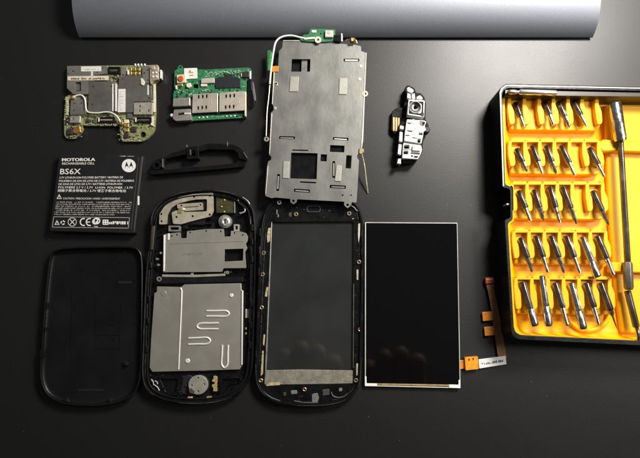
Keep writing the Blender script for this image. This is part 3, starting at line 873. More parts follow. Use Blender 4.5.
# vibration motor
m = P(t, 'vibration_motor', circ(198, 385, 9.6, 40), 2, 7.0, DISC, [circ(x, y, .9, 9) for x, y in ((198, 378), (191.8, 385.4), (204.4, 384.2), (198.2, 391.4))], .6)
P(m, 'motor_socket', circ(187.4, 385, 10, 36), 1.8, 4.0, M('dark violet rubber', (.016, .012, .018), .5), bevel=.6)
P(m, 'dark_flap', rp([(188.6, 389.4), (191.6, 388), (195, 391.6), (193.4, 394.2), (189.6, 392.8)], .7), 6.9, 7.6, M('grey violet film', (.07, .06, .075), .45), bevel=.2)
for x in (187.4, 206.4):
    P(t, 'gold_contact', rr(x, 396.8, x + 4.8, 400.2, .5), 2, 6.2, M('pale gold contact', (.75, .58, .30), .35, .6, var=.2, vs=2), bevel=.4)
P(t, 'gold_contact', rp([(213.4, 376), (217, 376.4), (216.8, 391.6), (213.2, 391.4), (213.2, 387.6), (211.8, 387), (212, 384.6), (214.6, 384), (214.6, 382.4), (212, 381.8), (212, 379.8), (213.4, 379)], .4), 2, 6.2, M('pale gold contact', (1, 1, 1)), bevel=.3)
for i in range(3):
    P(t, 'battery_contact', rr(245.2 + i * 2.3, 309 + i * .3, 246.9 + i * 2.3, 318, .4), 2, 6.2 - i * .6, SHDL if i < 2 else SHD, bevel=.3)
for x in (246, 250.2):
    for y in (328.6, 333.6):
        P(t, 'contact_pad', rr(x - .9, y - 1.1, x + .9, y + 1.1, .4), 2, 5.6, M('dim gold contact', (.42, .36, .24), .4, .6, var=.2, vs=2), bevel=.3)
P(t, 'speaker_chamber', rp([(152, 376), (184, 376), (180, 396), (166, 396), (154, 390)], 2), 1.8, 4.6, BLKG, [rp([(160, 379), (178, 379), (176, 392), (166, 392)], 1.5)], .5)
P(t, 'speaker_chamber', rp([(219, 375), (243, 374), (243, 384), (234, 393), (220, 396)], 2), 1.8, 4.6, BLKG, [rp([(222, 379), (240, 378), (239, 384), (232, 390), (223, 392)], 1.5)], .5)
for a, b_ in (((154.4, 385), (159.4, 390.6)), ((151.4, 379.4), (153.6, 385)), ((155, 381), (157.6, 384))):
    link('white_glint', MB().tube([W(*a, 6), W((a[0] + b_[0]) / 2 + .6, (a[1] + b_[1]) / 2 - .6, 6.8), W(*b_, 6)], .5), M('pale glint', (.55, .55, .55), .2), t)  # white glints put in as pale tubes

hz = inset(ho, 6.4)
av = [bo, so, ao, circ(198, 385, 11, 20), rr(215, 194, 236, 214, 1), circ(225.2, 221.4, 7, 16), rr(243.6, 306, 254, 338, 1), rr(168, 200, 206, 225, 1)]
clutter(t, 'moulded_details', hz, av, 150, 1.7, (.8, 4.6), BLKG, 5)
clutter(t, 'grey_fittings', hz, av, 46, 1.7, (1.5, 4.8), M('dim grey plastic', (.055, .053, .048), .3, .2, var=.4, vs=2), 6, (.5, 1.9))
GLINT = M('grey rim highlight', (.045, .045, .043), .22, var=.5, vs=6, rvar=.08, rs=5)  # lighter grey than the rim, highlight put into the colour
rim_glints(t, ho, .7, 9.35, ((.0, .09), (.12, .2), (.23, .30), (.34, .42), (.63, .74), (.80, .96)), .55, GLINT)
rim_glints(t, ho, 3.4, 6.9, ((.02, .16), (.2, .34), (.4, .5), (.86, .99)), .4, GLINT)

# ------------------------------------------------------------------ front housing with touch glass
t = thing('front_housing', 'black front half of a phone framing a dark touch glass', 'phone housing', 310, 300)
fo = cat([(268.6, 205), (277, 198.6), (292, 195.8), (315, 195), (338, 196), (352, 200), (360, 208.6), (363, 222), (364, 250), (363.6, 290), (362.6, 330), (361.6, 370), (359.6, 386), (352, 396.4),
          (338, 403.6), (318, 406.4), (296, 406), (276, 402.6), (263.6, 395), (256.6, 384), (255, 366), (256.4, 330), (258.4, 280), (260.4, 240), (263, 218)], 5)
mb = MB()
gq = [(271.6, 222.6), (353.4, 222.2), (353.0, 385.0), (264.6, 385.4)]
gh = rp(gq, 1.5)
mb.prism(inset(fo, .4), 0.2, 6.4, [gh])
link('frame', mb, BLKG, t, bevel=.6)
P(t, 'outer_rim', fo, .6, 8.4, BLKG, [inset(fo, 2.6)], .9)
P(t, 'touch_glass', inset(gh, -.6), 2.2, 4.4, GLASS, bevel=0)
P(t, 'adhesive_strip', rp([(265.6, 370.4), (300, 369.6), (353.0, 370.6), (353.2, 383.6), (330, 384.2), (282, 384.8), (264.8, 385.2)], .8), 4.3, 6.0, TAPE, bevel=.5)
P(t, 'adhesive_scrap', rp([(268, 382.8), (279.6, 382), (280, 385.2), (266, 386)], .5), 6.2, 6.9, TAPEG, bevel=.2)
for pts_ in ([(268.2, 228), (270.8, 227.6), (269.8, 241), (267.4, 243), (266.8, 236)], [(266.4, 287), (268.2, 287), (267, 297), (264.6, 296.4)],
             [(263.4, 334.6), (265.2, 334.4), (264.2, 346), (262.8, 345)], [(262, 351), (263.6, 350.6), (263, 374), (260.6, 376)],
             [(356.4, 269.6), (358.4, 269.4), (358.2, 280), (356.6, 280)], [(356.2, 363.6), (358, 363.4), (357.6, 375.6), (356.2, 375.6)]):
    P(t, 'adhesive_scrap', rp(pts_, .6), 6.3, 7.2, TAPEG, bevel=.2)
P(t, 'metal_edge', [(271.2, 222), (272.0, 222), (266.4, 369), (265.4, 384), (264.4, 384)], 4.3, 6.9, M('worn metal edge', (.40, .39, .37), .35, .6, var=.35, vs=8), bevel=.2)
P(t, 'metal_edge', rp([(358.2, 224), (360.2, 223), (359.8, 236), (358.6, 243), (358.0, 236)], .5), 6.3, 7.6, SHDL, bevel=.4)
P(t, 'metal_edge', [(343, 218.4), (353.8, 218.2), (353.8, 219.2), (343, 219.4)], 6.3, 6.9, TAPEG, bevel=.15)
P(t, 'metal_edge', [(353.2, 284), (354, 284), (353.6, 368), (352.8, 368)], 5.6, 6.8, M('dim metal edge', (.16, .15, .14), .35, .6, var=.3, vs=8), bevel=.1)
P(t, 'inner_step', rp([(274, 217.6), (352.4, 217.2), (352.4, 221.4), (273, 222)], .5), 6.3, 7.0, BLKG, bevel=.3)
for x, y in ((263.5, 253), (262.5, 274.4), (261.6, 307.6), (260.8, 380.6), (304.6, 389.6), (356, 380.4), (360, 329.6), (359, 262), (349.2, 213.4), (296, 214.2)):
    ins = P(t, 'brass_insert', circ(x, y, 2.15, 20), 5, 7.8, BRASS, [circ(x, y, .95, 14)], .35)
P(t, 'brass_insert', circ(279.2, 202.4, 2.2, 20), 5, 8.0, BRIGHT, [circ(279.2, 202, 1.2, 14)], .35, label='silver screw insert')
P(t, 'earpiece', rr(306.4, 205.6, 320.6, 212.4, 3), 6, 7.4, GREYH, [rr(307.4, 206.6, 319.6, 211.4, 2.4)], .3)
P(t, 'earpiece_mesh', rr(307.2, 206.4, 319.8, 211.6, 2.4), 6.2, 6.6, BLKM, bevel=.1)
for x, y, h in ((276.2, 209.6, 6), (277.4, 214.2, 4)):
    P(t, 'sensor_pin', rr(x, y, x + 1.3, y + h * .8, .4), 6.3, 7.4, GREYP, bevel=.3)
P(t, 'sensor_pin', rr(288.6, 212.4, 291.4, 216.6, .5), 6.3, 7.0, M('olive film', (.06, .055, .03), .4), bevel=.3)
link('flex_wire', MB().tube([W(x, y, 7.4) for x, y in cat([(351, 206), (354, 207.4), (356, 210), (358.4, 211.2)], 4, False)], .7), GREYP, t)
for pts_, mt in (([(290.6, 390.6), (297, 390.2), (297.4, 394), (291, 394.4)], GREYP), ([(311.8, 394), (317.6, 393), (319, 398), (317.4, 402.6), (312, 402.4)], GREYP),
                 ([(322, 389.4), (329.4, 389), (329.4, 395), (322.6, 396)], M('charcoal plastic', (.055, .055, .058), .4)),
                 ([(283, 392.6), (286, 392.2), (286, 396), (283.4, 396.2)], M('olive film', (1, 1, 1))), ([(338.4, 388.6), (342, 387.6), (342.4, 391), (339, 391.8)], GREYP)):
    P(t, 'keypad_contact', rp(pts_, 1), 6.2, 7.0, mt, bevel=.3)
for pts_ in ([(262, 390), (266, 394), (272, 398), (280, 401)], [(331, 392), (333, 396), (338, 397.6), (344, 396.6), (347, 394)], [(294, 401), (305, 402.6), (318, 402.6)], [(340, 402), (348, 398.4), (355, 392)]):
    link('moulded_rib', MB().tube([W(x, y, 6.8) for x, y in cat(pts_, 5, False)], .7), M('charcoal plastic', (1, 1, 1)), t)
for y in (228, 246, 268, 290, 312, 336, 356):
    P(t, 'rim_clip', rr(258.8 - (y - 228) * .025, y, 260.6 - (y - 228) * .025, y + 8, .5), 6, 8.8, BLKG, bevel=.4)
    P(t, 'rim_clip', rr(361.0, y + 2, 362.4, y + 9, .5), 6, 8.6, BLK, bevel=.4)

fz = inset(fo, 3.2)
av = [rp([(270, 221), (354.6, 221), (354.6, 386), (262.6, 386)], 1), rr(305, 204, 322, 214, 1)] + [circ(x, y, 3, 12) for x, y in ((263.5, 253), (262.5, 274.4), (261.6, 307.6), (260.8, 380.6), (304.6, 389.6), (356, 380.4), (360, 329.6), (359, 262), (349.2, 213.4), (296, 214.2), (279.2, 202.4))]
clutter(t, 'moulded_details', fz, av, 130, 6.2, (.3, 1.4), BLKG, 15)
clutter(t, 'grey_fittings', fz, av, 40, 6.2, (.4, 1.3), MATS['dim grey plastic'], 16, (.5, 1.8))
rim_glints(t, fo, .9, 8.1, ((.42, .5), (.52, .66), (.70, .84), (.88, .99), (.14, .3)), .5, GLINT)
rim_glints(t, fo, 4.6, 6.5, ((.5, .58), (.8, .95), (.2, .33)), .45, GLINT)

# ------------------------------------------------------------------ steel chassis plate with boards behind
t = thing('metal_chassis', 'perforated steel chassis plate with green board behind and white cable', 'metal plate', 315, 118)
Z0, Z1 = 14.0, 15.6
po = rp([(282.8, 40.4), (313, 40.2), (322, 42.2), (340, 43.6), (355, 44.8), (361, 46), (361.2, 51), (365.6, 52.6), (364, 90), (362, 130), (360.6, 150), (359.6, 153.4), (357, 155), (357.4, 158.4), (359, 160),
         (358, 180), (357, 195), (356.4, 202.6), (351.6, 202.2), (351.4, 205), (347.6, 208.4), (344, 205), (344.4, 201.6), (320, 200.4), (297, 199.2), (296.8, 202), (293.4, 204.4), (290.2, 202), (290.4, 198.8), (275, 197.4),
         (272, 198.2), (265.4, 196), (265, 192), (267, 166), (268.4, 161), (271, 160), (271.4, 156.4), (269, 155), (270, 135), (271, 112.4), (273, 111), (274, 108), (273, 105), (271.8, 104), (273.8, 71), (278, 70), (279, 51), (282.4, 47.4)], .9, 3)
H = [rp([(291.8, 59), (310.4, 59), (310, 71.6), (291.2, 71.6)], .4), rr(343.6, 58.6, 359.4, 61.6, 1), rp([(279.2, 136), (295, 136.4), (294.8, 139.2), (278.8, 138.8)], .8),
     rp([(333, 137), (348.6, 137.8), (348.4, 140.6), (332.8, 139.8)], .8), rp([(292, 149.4), (308.2, 149.8), (308.2, 151), (292, 150.6)], .3),
     rp([(291.2, 152.6), (317.6, 153.2), (316.6, 179.2), (290.2, 178.4)], .4), rp([(320.8, 154.2), (327, 154.4), (326.6, 161.4), (320.4, 161.2)], .3), rp([(330.2, 145), (344.6, 145.6), (344.2, 152.4), (329.8, 151.8)], .3),
     rp([(346.4, 155.2), (351.8, 155.4), (351, 168.6), (345.6, 168.2)], .6), rr(332.4, 161, 335.2, 178, 1.2), rp([(300, 181.2), (316.2, 182), (316.2, 183.4), (300, 182.6)], .3),
     rp([(294, 188.6), (310, 189.6), (309.8, 192.8), (293.8, 191.8)], 1), rp([(329.8, 184.8), (346, 185.6), (345.8, 188.8), (329.6, 188)], 1), rp([(277.2, 174), (280, 174), (279, 191), (276.2, 191)], 1),
     circ(342.6, 195.2, .9, 9), circ(351, 195.2, .9, 9), circ(293.4, 200.8, 1.3, 12), circ(347.6, 204.8, 1.3, 12)]
pl = P(t, 'plate', po, Z0, Z1, STEEL, H, .3)
for q in ([(290.4, 76.2), (298.8, 76.4), (298, 91.6), (289.4, 91.4)], [(339.4, 77.6), (347.8, 77.8), (346.8, 94.4), (338.8, 94.2)], [(283.4, 161), (289.6, 161.2), (289, 178.4), (282.6, 178)], [(336.6, 165), (342, 165.2), (341.2, 181.4), (334.6, 181)]):
    pd = P(pl, 'foam_pad', rp(q, .5), Z1 - .1, Z1 + .7, M('pale pad', (.40, .395, .35), .45, .35, var=.08, vs=5, bump=.15), bevel=.3)
for q, m_ in (([(345, 59.4), (358, 59.6), (358, 60.9), (345, 60.8)], BRIGHT), ([(334.4, 138.2), (347, 139), (346.8, 140), (334.2, 139.2)], BRIGHT), ([(280.4, 137.2), (293.6, 137.6), (293.4, 138.6), (280.2, 138.2)], STEELW),
              ([(295.4, 189.8), (308.6, 190.8), (308.6, 192), (295.2, 191)], STEELW), ([(331.4, 186.2), (344.6, 186.8), (344.4, 187.8), (331.2, 187.2)], STEELW), ([(277.8, 176), (279, 176), (278.2, 189), (277, 189)], STEELW),
              ([(333.2, 163), (334.4, 163), (334.4, 176), (333.2, 176)], STEELW)):
    P(pl, 'slot_tongue', rp(q, .4), Z0 - 1, Z1 - .5, m_, bevel=.15)
P(t, 'inner_block', rp([(301.6, 58.6), (307.4, 58.6), (307, 72), (301.2, 72)], .3), 10.6, 13.4, GREYP, bevel=.2)
P(t, 'inner_cover', rp([(285, 55), (314, 55), (314, 76), (284, 76)], 1), 9, 10.6, BLKM, bevel=.2)
P(t, 'inner_cover', rp([(276, 144), (330, 145), (345, 143), (345, 153), (329, 163), (326, 196), (276, 193)], 1), 9.6, 12.6, BLKG, bevel=.3)
# folded walls of the plate
P(pl, 'folded_rim', rp([(365.8, 52.4), (366.6, 52.6), (365.0, 92), (363.2, 140), (361.6, 150), (361, 150), (362.6, 120), (364.3, 80)], .2), 9, Z1 + .6, SHDL, bevel=.3)
P(pl, 'folded_rim', rp([(273.4, 72), (274.6, 72), (272.6, 104), (271.8, 104)], .3), 10, Z1 + .5, SHDL, bevel=.25)
P(pl, 'folded_rim', rp([(271, 113), (272.2, 113), (269.8, 154), (269, 154)], .3), 10, Z1 + .5, SHDL, bevel=.25)
P(pl, 'folded_rim', rp([(267.2, 166), (268.4, 166), (266.0, 194), (265.2, 194)], .3), 10, Z1 + .4, SHDL, bevel=.25)
P(pl, 'folded_rim', [(283, 40), (312, 39.8), (312, 41), (283, 41.2)], 11, Z1 + .6, SHDL, bevel=.25)
for x, y, r in ((365, 93.6, 3.1), (266.4, 139, 2.5)):
    P(pl, 'screw_lug', circ(x, y, r, 20), Z0 - .3, Z1 + .3, STEELW, [circ(x, y, r * .42, 12)], .3)
for x, y in ((360.8, 66), (359.6, 79), (276, 83), (275, 108), (276.4, 84)):
    P(pl, 'solder_spot', cat([(x - 1.2, y - 1.4), (x + 1.2, y - 1.2), (x + 1, y + 1.4), (x - 1, y + 1.2)], 3), Z1 - .1, Z1 + .4, SHDL, bevel=.2)
P(t, 'rear_board', rp([(276, 58), (360, 60), (356, 143), (274, 142)], 2), .3, 9.2, PCBG, bevel=.3)
g = P(t, 'green_board', rp([(299.6, 39), (301.6, 36.2), (304, 34.6), (309, 34), (310, 28.6), (335.2, 29.2), (335.4, 41), (320, 42), (303, 41)], .8), 15.8, 17.4, PCBG, [circ(302.8, 36.8, .9, 10), circ(320.6, 33.6, .9, 10)], .25)
P(g, 'board_pad', rr(311.6, 30, 316.4, 32.4, .4), 17.3, 18, CREAM, bevel=.2)
P(g, 'connector', rp([(325.2, 30), (333.4, 30.2), (333.2, 37), (325, 37)], .6), 17.3, 20, M('cream connector', (.62, .55, .50), .4, .2, var=.15, vs=2), bevel=.4)
P(g, 'board_pad', rr(327.6, 31, 330.8, 33.8, .5), 19.9, 20.3, PINKM, bevel=.2)
P(g, 'screw_lug', circ(318, 39.6, 3.4, 20), 17.3, 18.6, M('cream lug', (.66, .62, .50), .4, .4, var=.1, vs=2), [circ(318, 39.6, 1.2, 12)], .3)
P(g, 'cable_clamp', rp([(304, 37.6), (315, 36.6), (315, 38.6), (304, 39.6)], .6), 17.3, 18.6, CREAM, bevel=.3)
P(t, 'headphone_socket', rp([(333.6, 34.6), (341, 35), (341, 41.6), (333.6, 41)], .8), 14, 18.5, BLKG, bevel=.5)
link('steel_pin', MB().tube([W(341.6, 33.8, 17), W(341.8, 37, 17), W(341.8, 41.4, 17)], .8), BRIGHT, t)
lz = link('side_button', MB().lathe(W(350.2, 40, 18), W(355.2, 41, 18), [(0, 2.2), (.1, 2.9), (.9, 2.9), (1, 2.2)], 16), M('brown gold barrel', (.30, .19, .04), .35, .6, var=.4, vs=2), t)
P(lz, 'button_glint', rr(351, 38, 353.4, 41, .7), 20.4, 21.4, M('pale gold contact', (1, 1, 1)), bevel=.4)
for x in (345.6, 347.6):
    link('steel_pin', MB().tube([W(x, 41, 16.4), W(x + 2, 38.6, 17)], .4), SHD, t)
link('steel_pin', MB().tube([W(356, 40, 17), W(357, 43.4, 16.6)], .5), SHDL, t)
P(t, 'side_board', rp([(267.4, 50.6), (270.6, 49.4), (272.4, 54), (271.8, 70), (267.2, 70.6)], .7), 8, 9.6, M('lit green board', (.06, .30, .10), .4, var=.3, vs=3), bevel=.3)
P(t, 'side_board', rp([(270, 81), (272.4, 81), (271.6, 92), (269.4, 92)], .5), 8, 9.6, M('lit green board', (1, 1, 1)), bevel=.3)
P(t, 'orange_tape', rp([(272.2, 66), (278.6, 65.6), (278.2, 71.4), (272, 71.8)], .6), 15.5, 16.6, KAPT, bevel=.3)
path = [(305, 38.4), (300, 37.4), (292, 35.6), (285, 36), (279, 38.4), (275.4, 43), (273.6, 51), (272, 62), (271, 70), (269.8, 84)]
link('antenna_cable', MB().tube([W(x, y, 17.0) for x, y in cat(path, 4, False)], .95), CABLE, t)
path = [(269.8, 84), (268.6, 98), (267.2, 110), (266.6, 122), (266.2, 136)]
link('bare_wire', MB().tube([W(x, y, 15.4) for x, y in cat(path, 4, False)], .55), SHDL, t)
cs = P(t, 'contact_strip', rp([(359.4, 148), (363.6, 148.6), (364.2, 152), (361, 154.4), (359, 153)], .6), 14.6, 17.2, M('gold film', (1, 1, 1)), bevel=.4)
link('wire_sliver', MB().tube([W(x, y, z) for x, y, z in ((361.6, 152.6, 16), (363, 158, 14), (364.4, 166, 11), (366, 180, 5.5), (368, 193, 1.2))], .5, radii=[.35, .4, .9, .9, .4]), M('pale wire', (.66, .58, .44), .35, .6, var=.3, vs=4), cs)

# ------------------------------------------------------------------ camera module
t = thing('camera_module', 'small black and white camera module with round lens', 'camera module', 413, 125)
base = rp([(405, 87), (408, 84.8), (414.6, 88), (416, 92.6), (420.4, 92.8), (424.6, 97), (426, 104), (425.4, 119), (429, 126), (428, 132), (423.4, 137), (422.4, 152), (416, 162), (404, 163.4), (396.6, 166), (396, 158), (398, 140), (398.6, 126), (403, 118), (404.4, 100)], 1.5)
P(t, 'base', base, 0, 9, BLKM, bevel=.5)
f = P(t, 'flex_pad', rp([(392, 111), (397, 107.6), (403.4, 107), (402, 133.6), (394, 133.6), (391, 130)], 1.4), 0, 5.4, BLKG, bevel=.5)
for i in range(3):
    P(f, 'gold_contact', rr(392.8 + i * 2.5, 117 + i * .3, 394.9 + i * 2.5, 131 + i * .3, .5), 5.3, 6.2, M('copper gold strip', (.50, .34, .17), .4, .5, var=.15, vs=3), bevel=.3)
hs = P(t, 'lens_housing', rp([(408.6, 99.4), (424.8, 100.4), (424.2, 117.2), (407.4, 114.6)], 1), 8.9, 17, CERAM, [circ(415.2, 107.2, 6.2, 36)], .7)
L = link('lens', MB().ring_loft([[W(415.2 + r * math.cos(k / 36 * 2 * math.pi), 107.2 + r * math.sin(k / 36 * 2 * math.pi), z) for k in range(36)] for r, z in
                                 ((6.3, 9), (6.3, 17.4), (5.7, 17.8), (5.2, 17.4), (4.9, 16), (3.6, 14.6), (3.4, 15.2), (2.9, 15.2), (2.6, 13.6), (1.6, 13.2))], True, True),
         M('grey lens barrel', (.46, .46, .45), .3, .3, var=.12, vs=3), hs)
P(L, 'lens_ring', circ(415.2, 107.2, 5.0, 36), 15.2, 16.2, CHIP, [circ(415.2, 107.2, 3.7, 36)], .2)
P(L, 'lens_glass', circ(415.2, 107.4, 1.7, 20), 13.1, 13.9, LCDG, bevel=.3)
P(hs, 'dark_frame', rp([(409.8, 100.8), (423.6, 101.6), (423, 115.6), (408.8, 113.4)], .8), 16.9, 17.25, BLKM, [rp([(411.0, 102.2), (422.2, 103), (421.6, 113.8), (410.2, 112)], 3)], 0)
P(hs, 'corner_screw', rp([(421.4, 112.4), (424, 112.6), (423.8, 116.4), (421, 115.8)], .5), 16.9, 17.4, BLK, bevel=.2)
P(t, 'top_prong', rp([(406.8, 88), (409, 86.6), (413.4, 89.4), (413.8, 91), (411.6, 93), (407.2, 91.4)], .7), 8.9, 15, CERAM, bevel=.6)
P(t, 'top_prong', rp([(407.4, 92.8), (410.6, 94.4), (411, 98.8), (407.2, 98)], .6), 8.9, 13.6, CERAM, bevel=.5)
P(t, 'top_prong', rp([(411.8, 94), (414.6, 93), (415.4, 98.8), (412, 99)], .6), 8.9, 14, CERAM, bevel=.5)
P(t, 'top_prong', rp([(416.6, 96.6), (420, 95), (422.4, 97), (422.8, 99.6), (416.4, 99)], .6), 8.9, 13, M('pale grey moulding', (.5, .5, .49), .4, var=.1, vs=3), bevel=.5)
mp_ = P(t, 'bracket_plate', rp([(407.0, 119.4), (424.0, 120.4), (426.4, 121.8), (424.6, 126), (426, 130), (423.6, 131.4), (423, 136), (421.4, 143.4), (404.4, 140.6), (405.4, 130)], .7), 8.9, 15.6, CERAM,
        [rp([(407.2, 129.8), (412.4, 130.6), (412.2, 132.2), (407, 131.4)], .4), rp([(418.8, 132.2), (423, 132.8), (422.6, 135.4), (418.6, 134.8)], .4), rp([(417.8, 138.2), (421, 138.8), (420.4, 143), (417.2, 142.4)], .4)], .5)
for cx, cy, r in ((413.4, 121.4, 2.4), (414.8, 129.4, 1.8)):
    P(mp_, 'embossed_ring', circ(cx, cy, r, 20), 15.5, 15.9, M('pale grey moulding', (1, 1, 1)), [circ(cx, cy, r - .6, 20)], .12)
P(mp_, 'embossed_ring', rp([(420, 120.4), (423.6, 121), (421.6, 123.6), (424, 126), (421.6, 125.6), (419.8, 123.4)], .3), 15.5, 16, GREYP, bevel=.15)
P(t, 'side_knob', circ(427.4, 129.4, 3.0, 22), 4, 13, M('dark grey knob', (.03, .03, .03), .35, spec=.3), bevel=.7)
for q in ([(400, 125.2), (404, 126), (403.6, 129.6), (399.6, 128.6)], [(399.6, 131.4), (402.8, 132), (402.4, 142), (399, 141.2)], [(398.6, 143.8), (401.8, 144.4), (401, 155), (397.6, 154)], [(398.2, 158.6), (401, 158.4), (401, 164), (397, 163.4)]):
    P(t, 'side_tab', rp(q, .6), 4, 13.4, CERAM, bevel=.5)
P(t, 'lower_plate', rp([(403.4, 142.8), (421.2, 145.4), (422, 150), (420.6, 154), (417.8, 159), (402.4, 158), (402.8, 150)], .8), 8.9, 15.0, CERAM,
  [rr(403.9, 144.6, 409.6, 148.8, 1), rr(403.4, 150.6, 408.4, 154.2, 1), rp([(411, 152), (420, 153), (419.6, 154.8), (410.4, 153.8)], .4), circ(412, 156, 1.1, 12)], .5)
for q, z in (([(407.6, 122.4), (411, 122.8), (410.8, 124), (407.4, 123.6)], 15.5), ([(405.6, 134.6), (409.6, 135), (409.4, 136), (405.5, 135.6)], 15.5), ([(421.6, 121.2), (425.4, 122), (424.2, 125.4), (422.4, 125)], 15.5),
              ([(412.2, 145.8), (412.9, 145.8), (412.4, 151), (411.7, 151)], 14.9), ([(403.2, 149.2), (411, 149.6), (411, 150.1), (403.2, 149.8)], 14.9), ([(414, 155.8), (418.6, 156), (417, 158), (414, 157.6)], 14.9), ([(412.2, 137.2), (417, 137.8), (416.8, 138.5), (412.1, 138)], 15.5)):
    P(t, 'dark_insert', rp(q, .3), z - .4, z + .22, BLKM, bevel=.05)
P(t, 'raised_block', rp([(412.6, 145.6), (420.4, 146.8), (420.8, 151), (412.2, 150.4)], .7), 14.9, 17, CERAM, bevel=.5)
P(t, 'lower_step', rp([(402.6, 158.4), (417.4, 159.4), (415, 162.6), (403, 163)], .7), 4, 10.5, BLKG, bevel=.4)

# ------------------------------------------------------------------ LCD panel with flex
t = thing('display_panel', 'glossy black display panel in thin white frame with orange flex cable', 'display', 412, 305)
q = [(365.0, 222.2), (457.4, 222.8), (460.6, 388.4), (364.8, 386.2)]
P(t, 'frame', rp(q, .8), 0, 3.8, LCDF, [rp([(366.0, 223.0), (456.8, 223.6), (459.7, 387.4), (365.8, 385.4)], .4)], .2)
P(t, 'screen', [(365.8, 222.8), (457.0, 223.4), (459.9, 387.6), (365.6, 385.6)], .4, 3.5, LCDG, bevel=0)
P(t, 'ribbon_edge', [(377, 383.4), (452, 384.8), (452, 386.4), (377, 385.2)], 3.4, 4.1, M('amber edge', (.34, .24, .10), .4, var=.3, vs=5), bevel=.15)
for q in ([(364.8, 376.4), (366.4, 376.4), (366.6, 383.4), (377, 383.6), (377, 386.4), (364.8, 386.2)], [(460.3, 380), (458.6, 380), (458.6, 384.8), (449, 384.6), (449, 388), (460.5, 388.3)]):
    P(t, 'corner_piece', q, 3.4, 4.3, M('bright white ink', (1, 1, 1)), bevel=.2)
fc = P(t, 'flex_cable', rp([(459, 360.4), (466, 360), (466, 368.4), (459.4, 369.4)], .4), .4, 1.6, KAPT, bevel=.2)
P(fc, 'flex_connector', rp([(465, 357.4), (477.8, 356.4), (478.6, 369), (465.8, 370.4)], .8), .3, 4.2, M('bright orange connector', (.75, .31, .02), .35, var=.15, vs=4), [rr(468.4, 358.6, 469.6, 361, .3), rr(472.6, 358, 473.8, 360.4, .3)], .5)
fl = P(t, 'flex_label', rp([(478.6, 359.6), (505.4, 355.8), (506.6, 364.2), (479.4, 368.6)], .5), .4, 2.2, M('bright white ink', (1, 1, 1)), bevel=.15)
mb = MB(); microprint(mb, (482, 365.2), (503.4, 361.8), 2.1, 2.25, 64, 1.0); link('print', mb, INKD, fl)
mb = MB()
path = [(502.6, 359, 2.0), (500.4, 345, 2.6), (497.8, 328, 3.2), (495, 310, 3.6), (492.2, 296, 3.8), (490, 283.6, 3.4)]
wid = [4.2, 4.0, 3.8, 3.5, 3.0, 3.8]
rings = []
for (x, y, z), w in zip(path, wid):
    a, b_ = W(x - w, y + .6, z), W(x + w, y - .6, z)
    dn = Vector((0, 0, .6))
    rings.append([a, b_, b_ - dn, a - dn])
mb.ring_loft(rings, True, True)
fb = link('flex_ribbon', mb, FLEX, t)
P(fb, 'flex_tip', rp([(485.4, 277.6), (493.8, 277), (494.6, 283), (486, 284)], .6), 1.2, 5.0, REDT, bevel=.4)
P(fb, 'tip_strip', [(486.2, 279), (493.4, 278.4), (493.6, 279.8), (486.4, 280.4)], 4.9, 5.2, M('pale pink tin', (.7, .4, .32), .4), bevel=.1)
for x, y in ((482.2, 312.2), (484.2, 327)):
    P(fb, 'orange_tab', rp([(x, y), (x + 10.5, y - .8), (x + 11.6, y + 8), (x + .8, y + 9)], .5), 1.6, 3.0, KAPT, bevel=.2)

# ------------------------------------------------------------------ yellow tool case
t = thing('tool_case', 'black tool case with bright yellow liner full of screwdriver bits', 'tool case', 620, 210)
HC = 31.0
XR = 760
rim = [(501, 87), (506, 83.6), (640, 86.8), (XR, 89.6), (XR + 8, 94), (XR + 8, 344), (XR, 350), (640, 345.6), (518, 339.6), (512.4, 336), (511, 330), (504.6, 219.6), (510.4, 218), (510, 189), (502.4, 187.6), (499, 92)]
inner = [(503.4, 90.4), (508, 88), (640, 91), (XR - 2, 93.6), (XR + 3, 97), (XR + 3, 340), (XR - 3, 345), (640, 341.0), (521, 335.2), (515.4, 332), (514, 327), (508, 223), (513, 220), (512.6, 187), (505.4, 184.6), (502.2, 95)]
rimr, innr = rp(rim, 2.5, 4), rp(inner, 2.5, 4)
P(t, 'shell', rimr, .3, HC, BLK, [innr], .7)
mb = MB(); mb.prism(rp([(p[0], p[1]) for p in rim], 2.5, 4), .3, 3)
# dark hinge wall along the top inside the rim
P(t, 'hinge_strip', rp([(505, 89.6), (640, 92.4), (XR, 95), (XR, 99), (640, 96.8), (505, 95.2)], .6), 4, 29.6, M('dark brown hinge', (.045, .032, .022), .35, var=.2, vs=10), bevel=.6)
P(t, 'rim_highlight', rp([(499.6, 92), (501.4, 88), (506, 84.8), (640, 87.6), (XR, 90.4), (XR, 91.2), (640, 88.6), (506.4, 86.2), (503, 88.6), (501.2, 93), (504.2, 186), (502.8, 186.4)], .5), HC - .4, HC + .4, M('pale rim highlight and latch', (.60, .56, .50), .4, var=.2, vs=8), bevel=.3)  # pale strip, the rim's highlight put into its colour
P(t, 'latch', rp([(506.4, 203.4), (510.6, 203.2), (510.6, 204.8), (506.6, 205)], .3), 20, HC - 2, M('pale rim highlight and latch', (1, 1, 1)), bevel=.3)
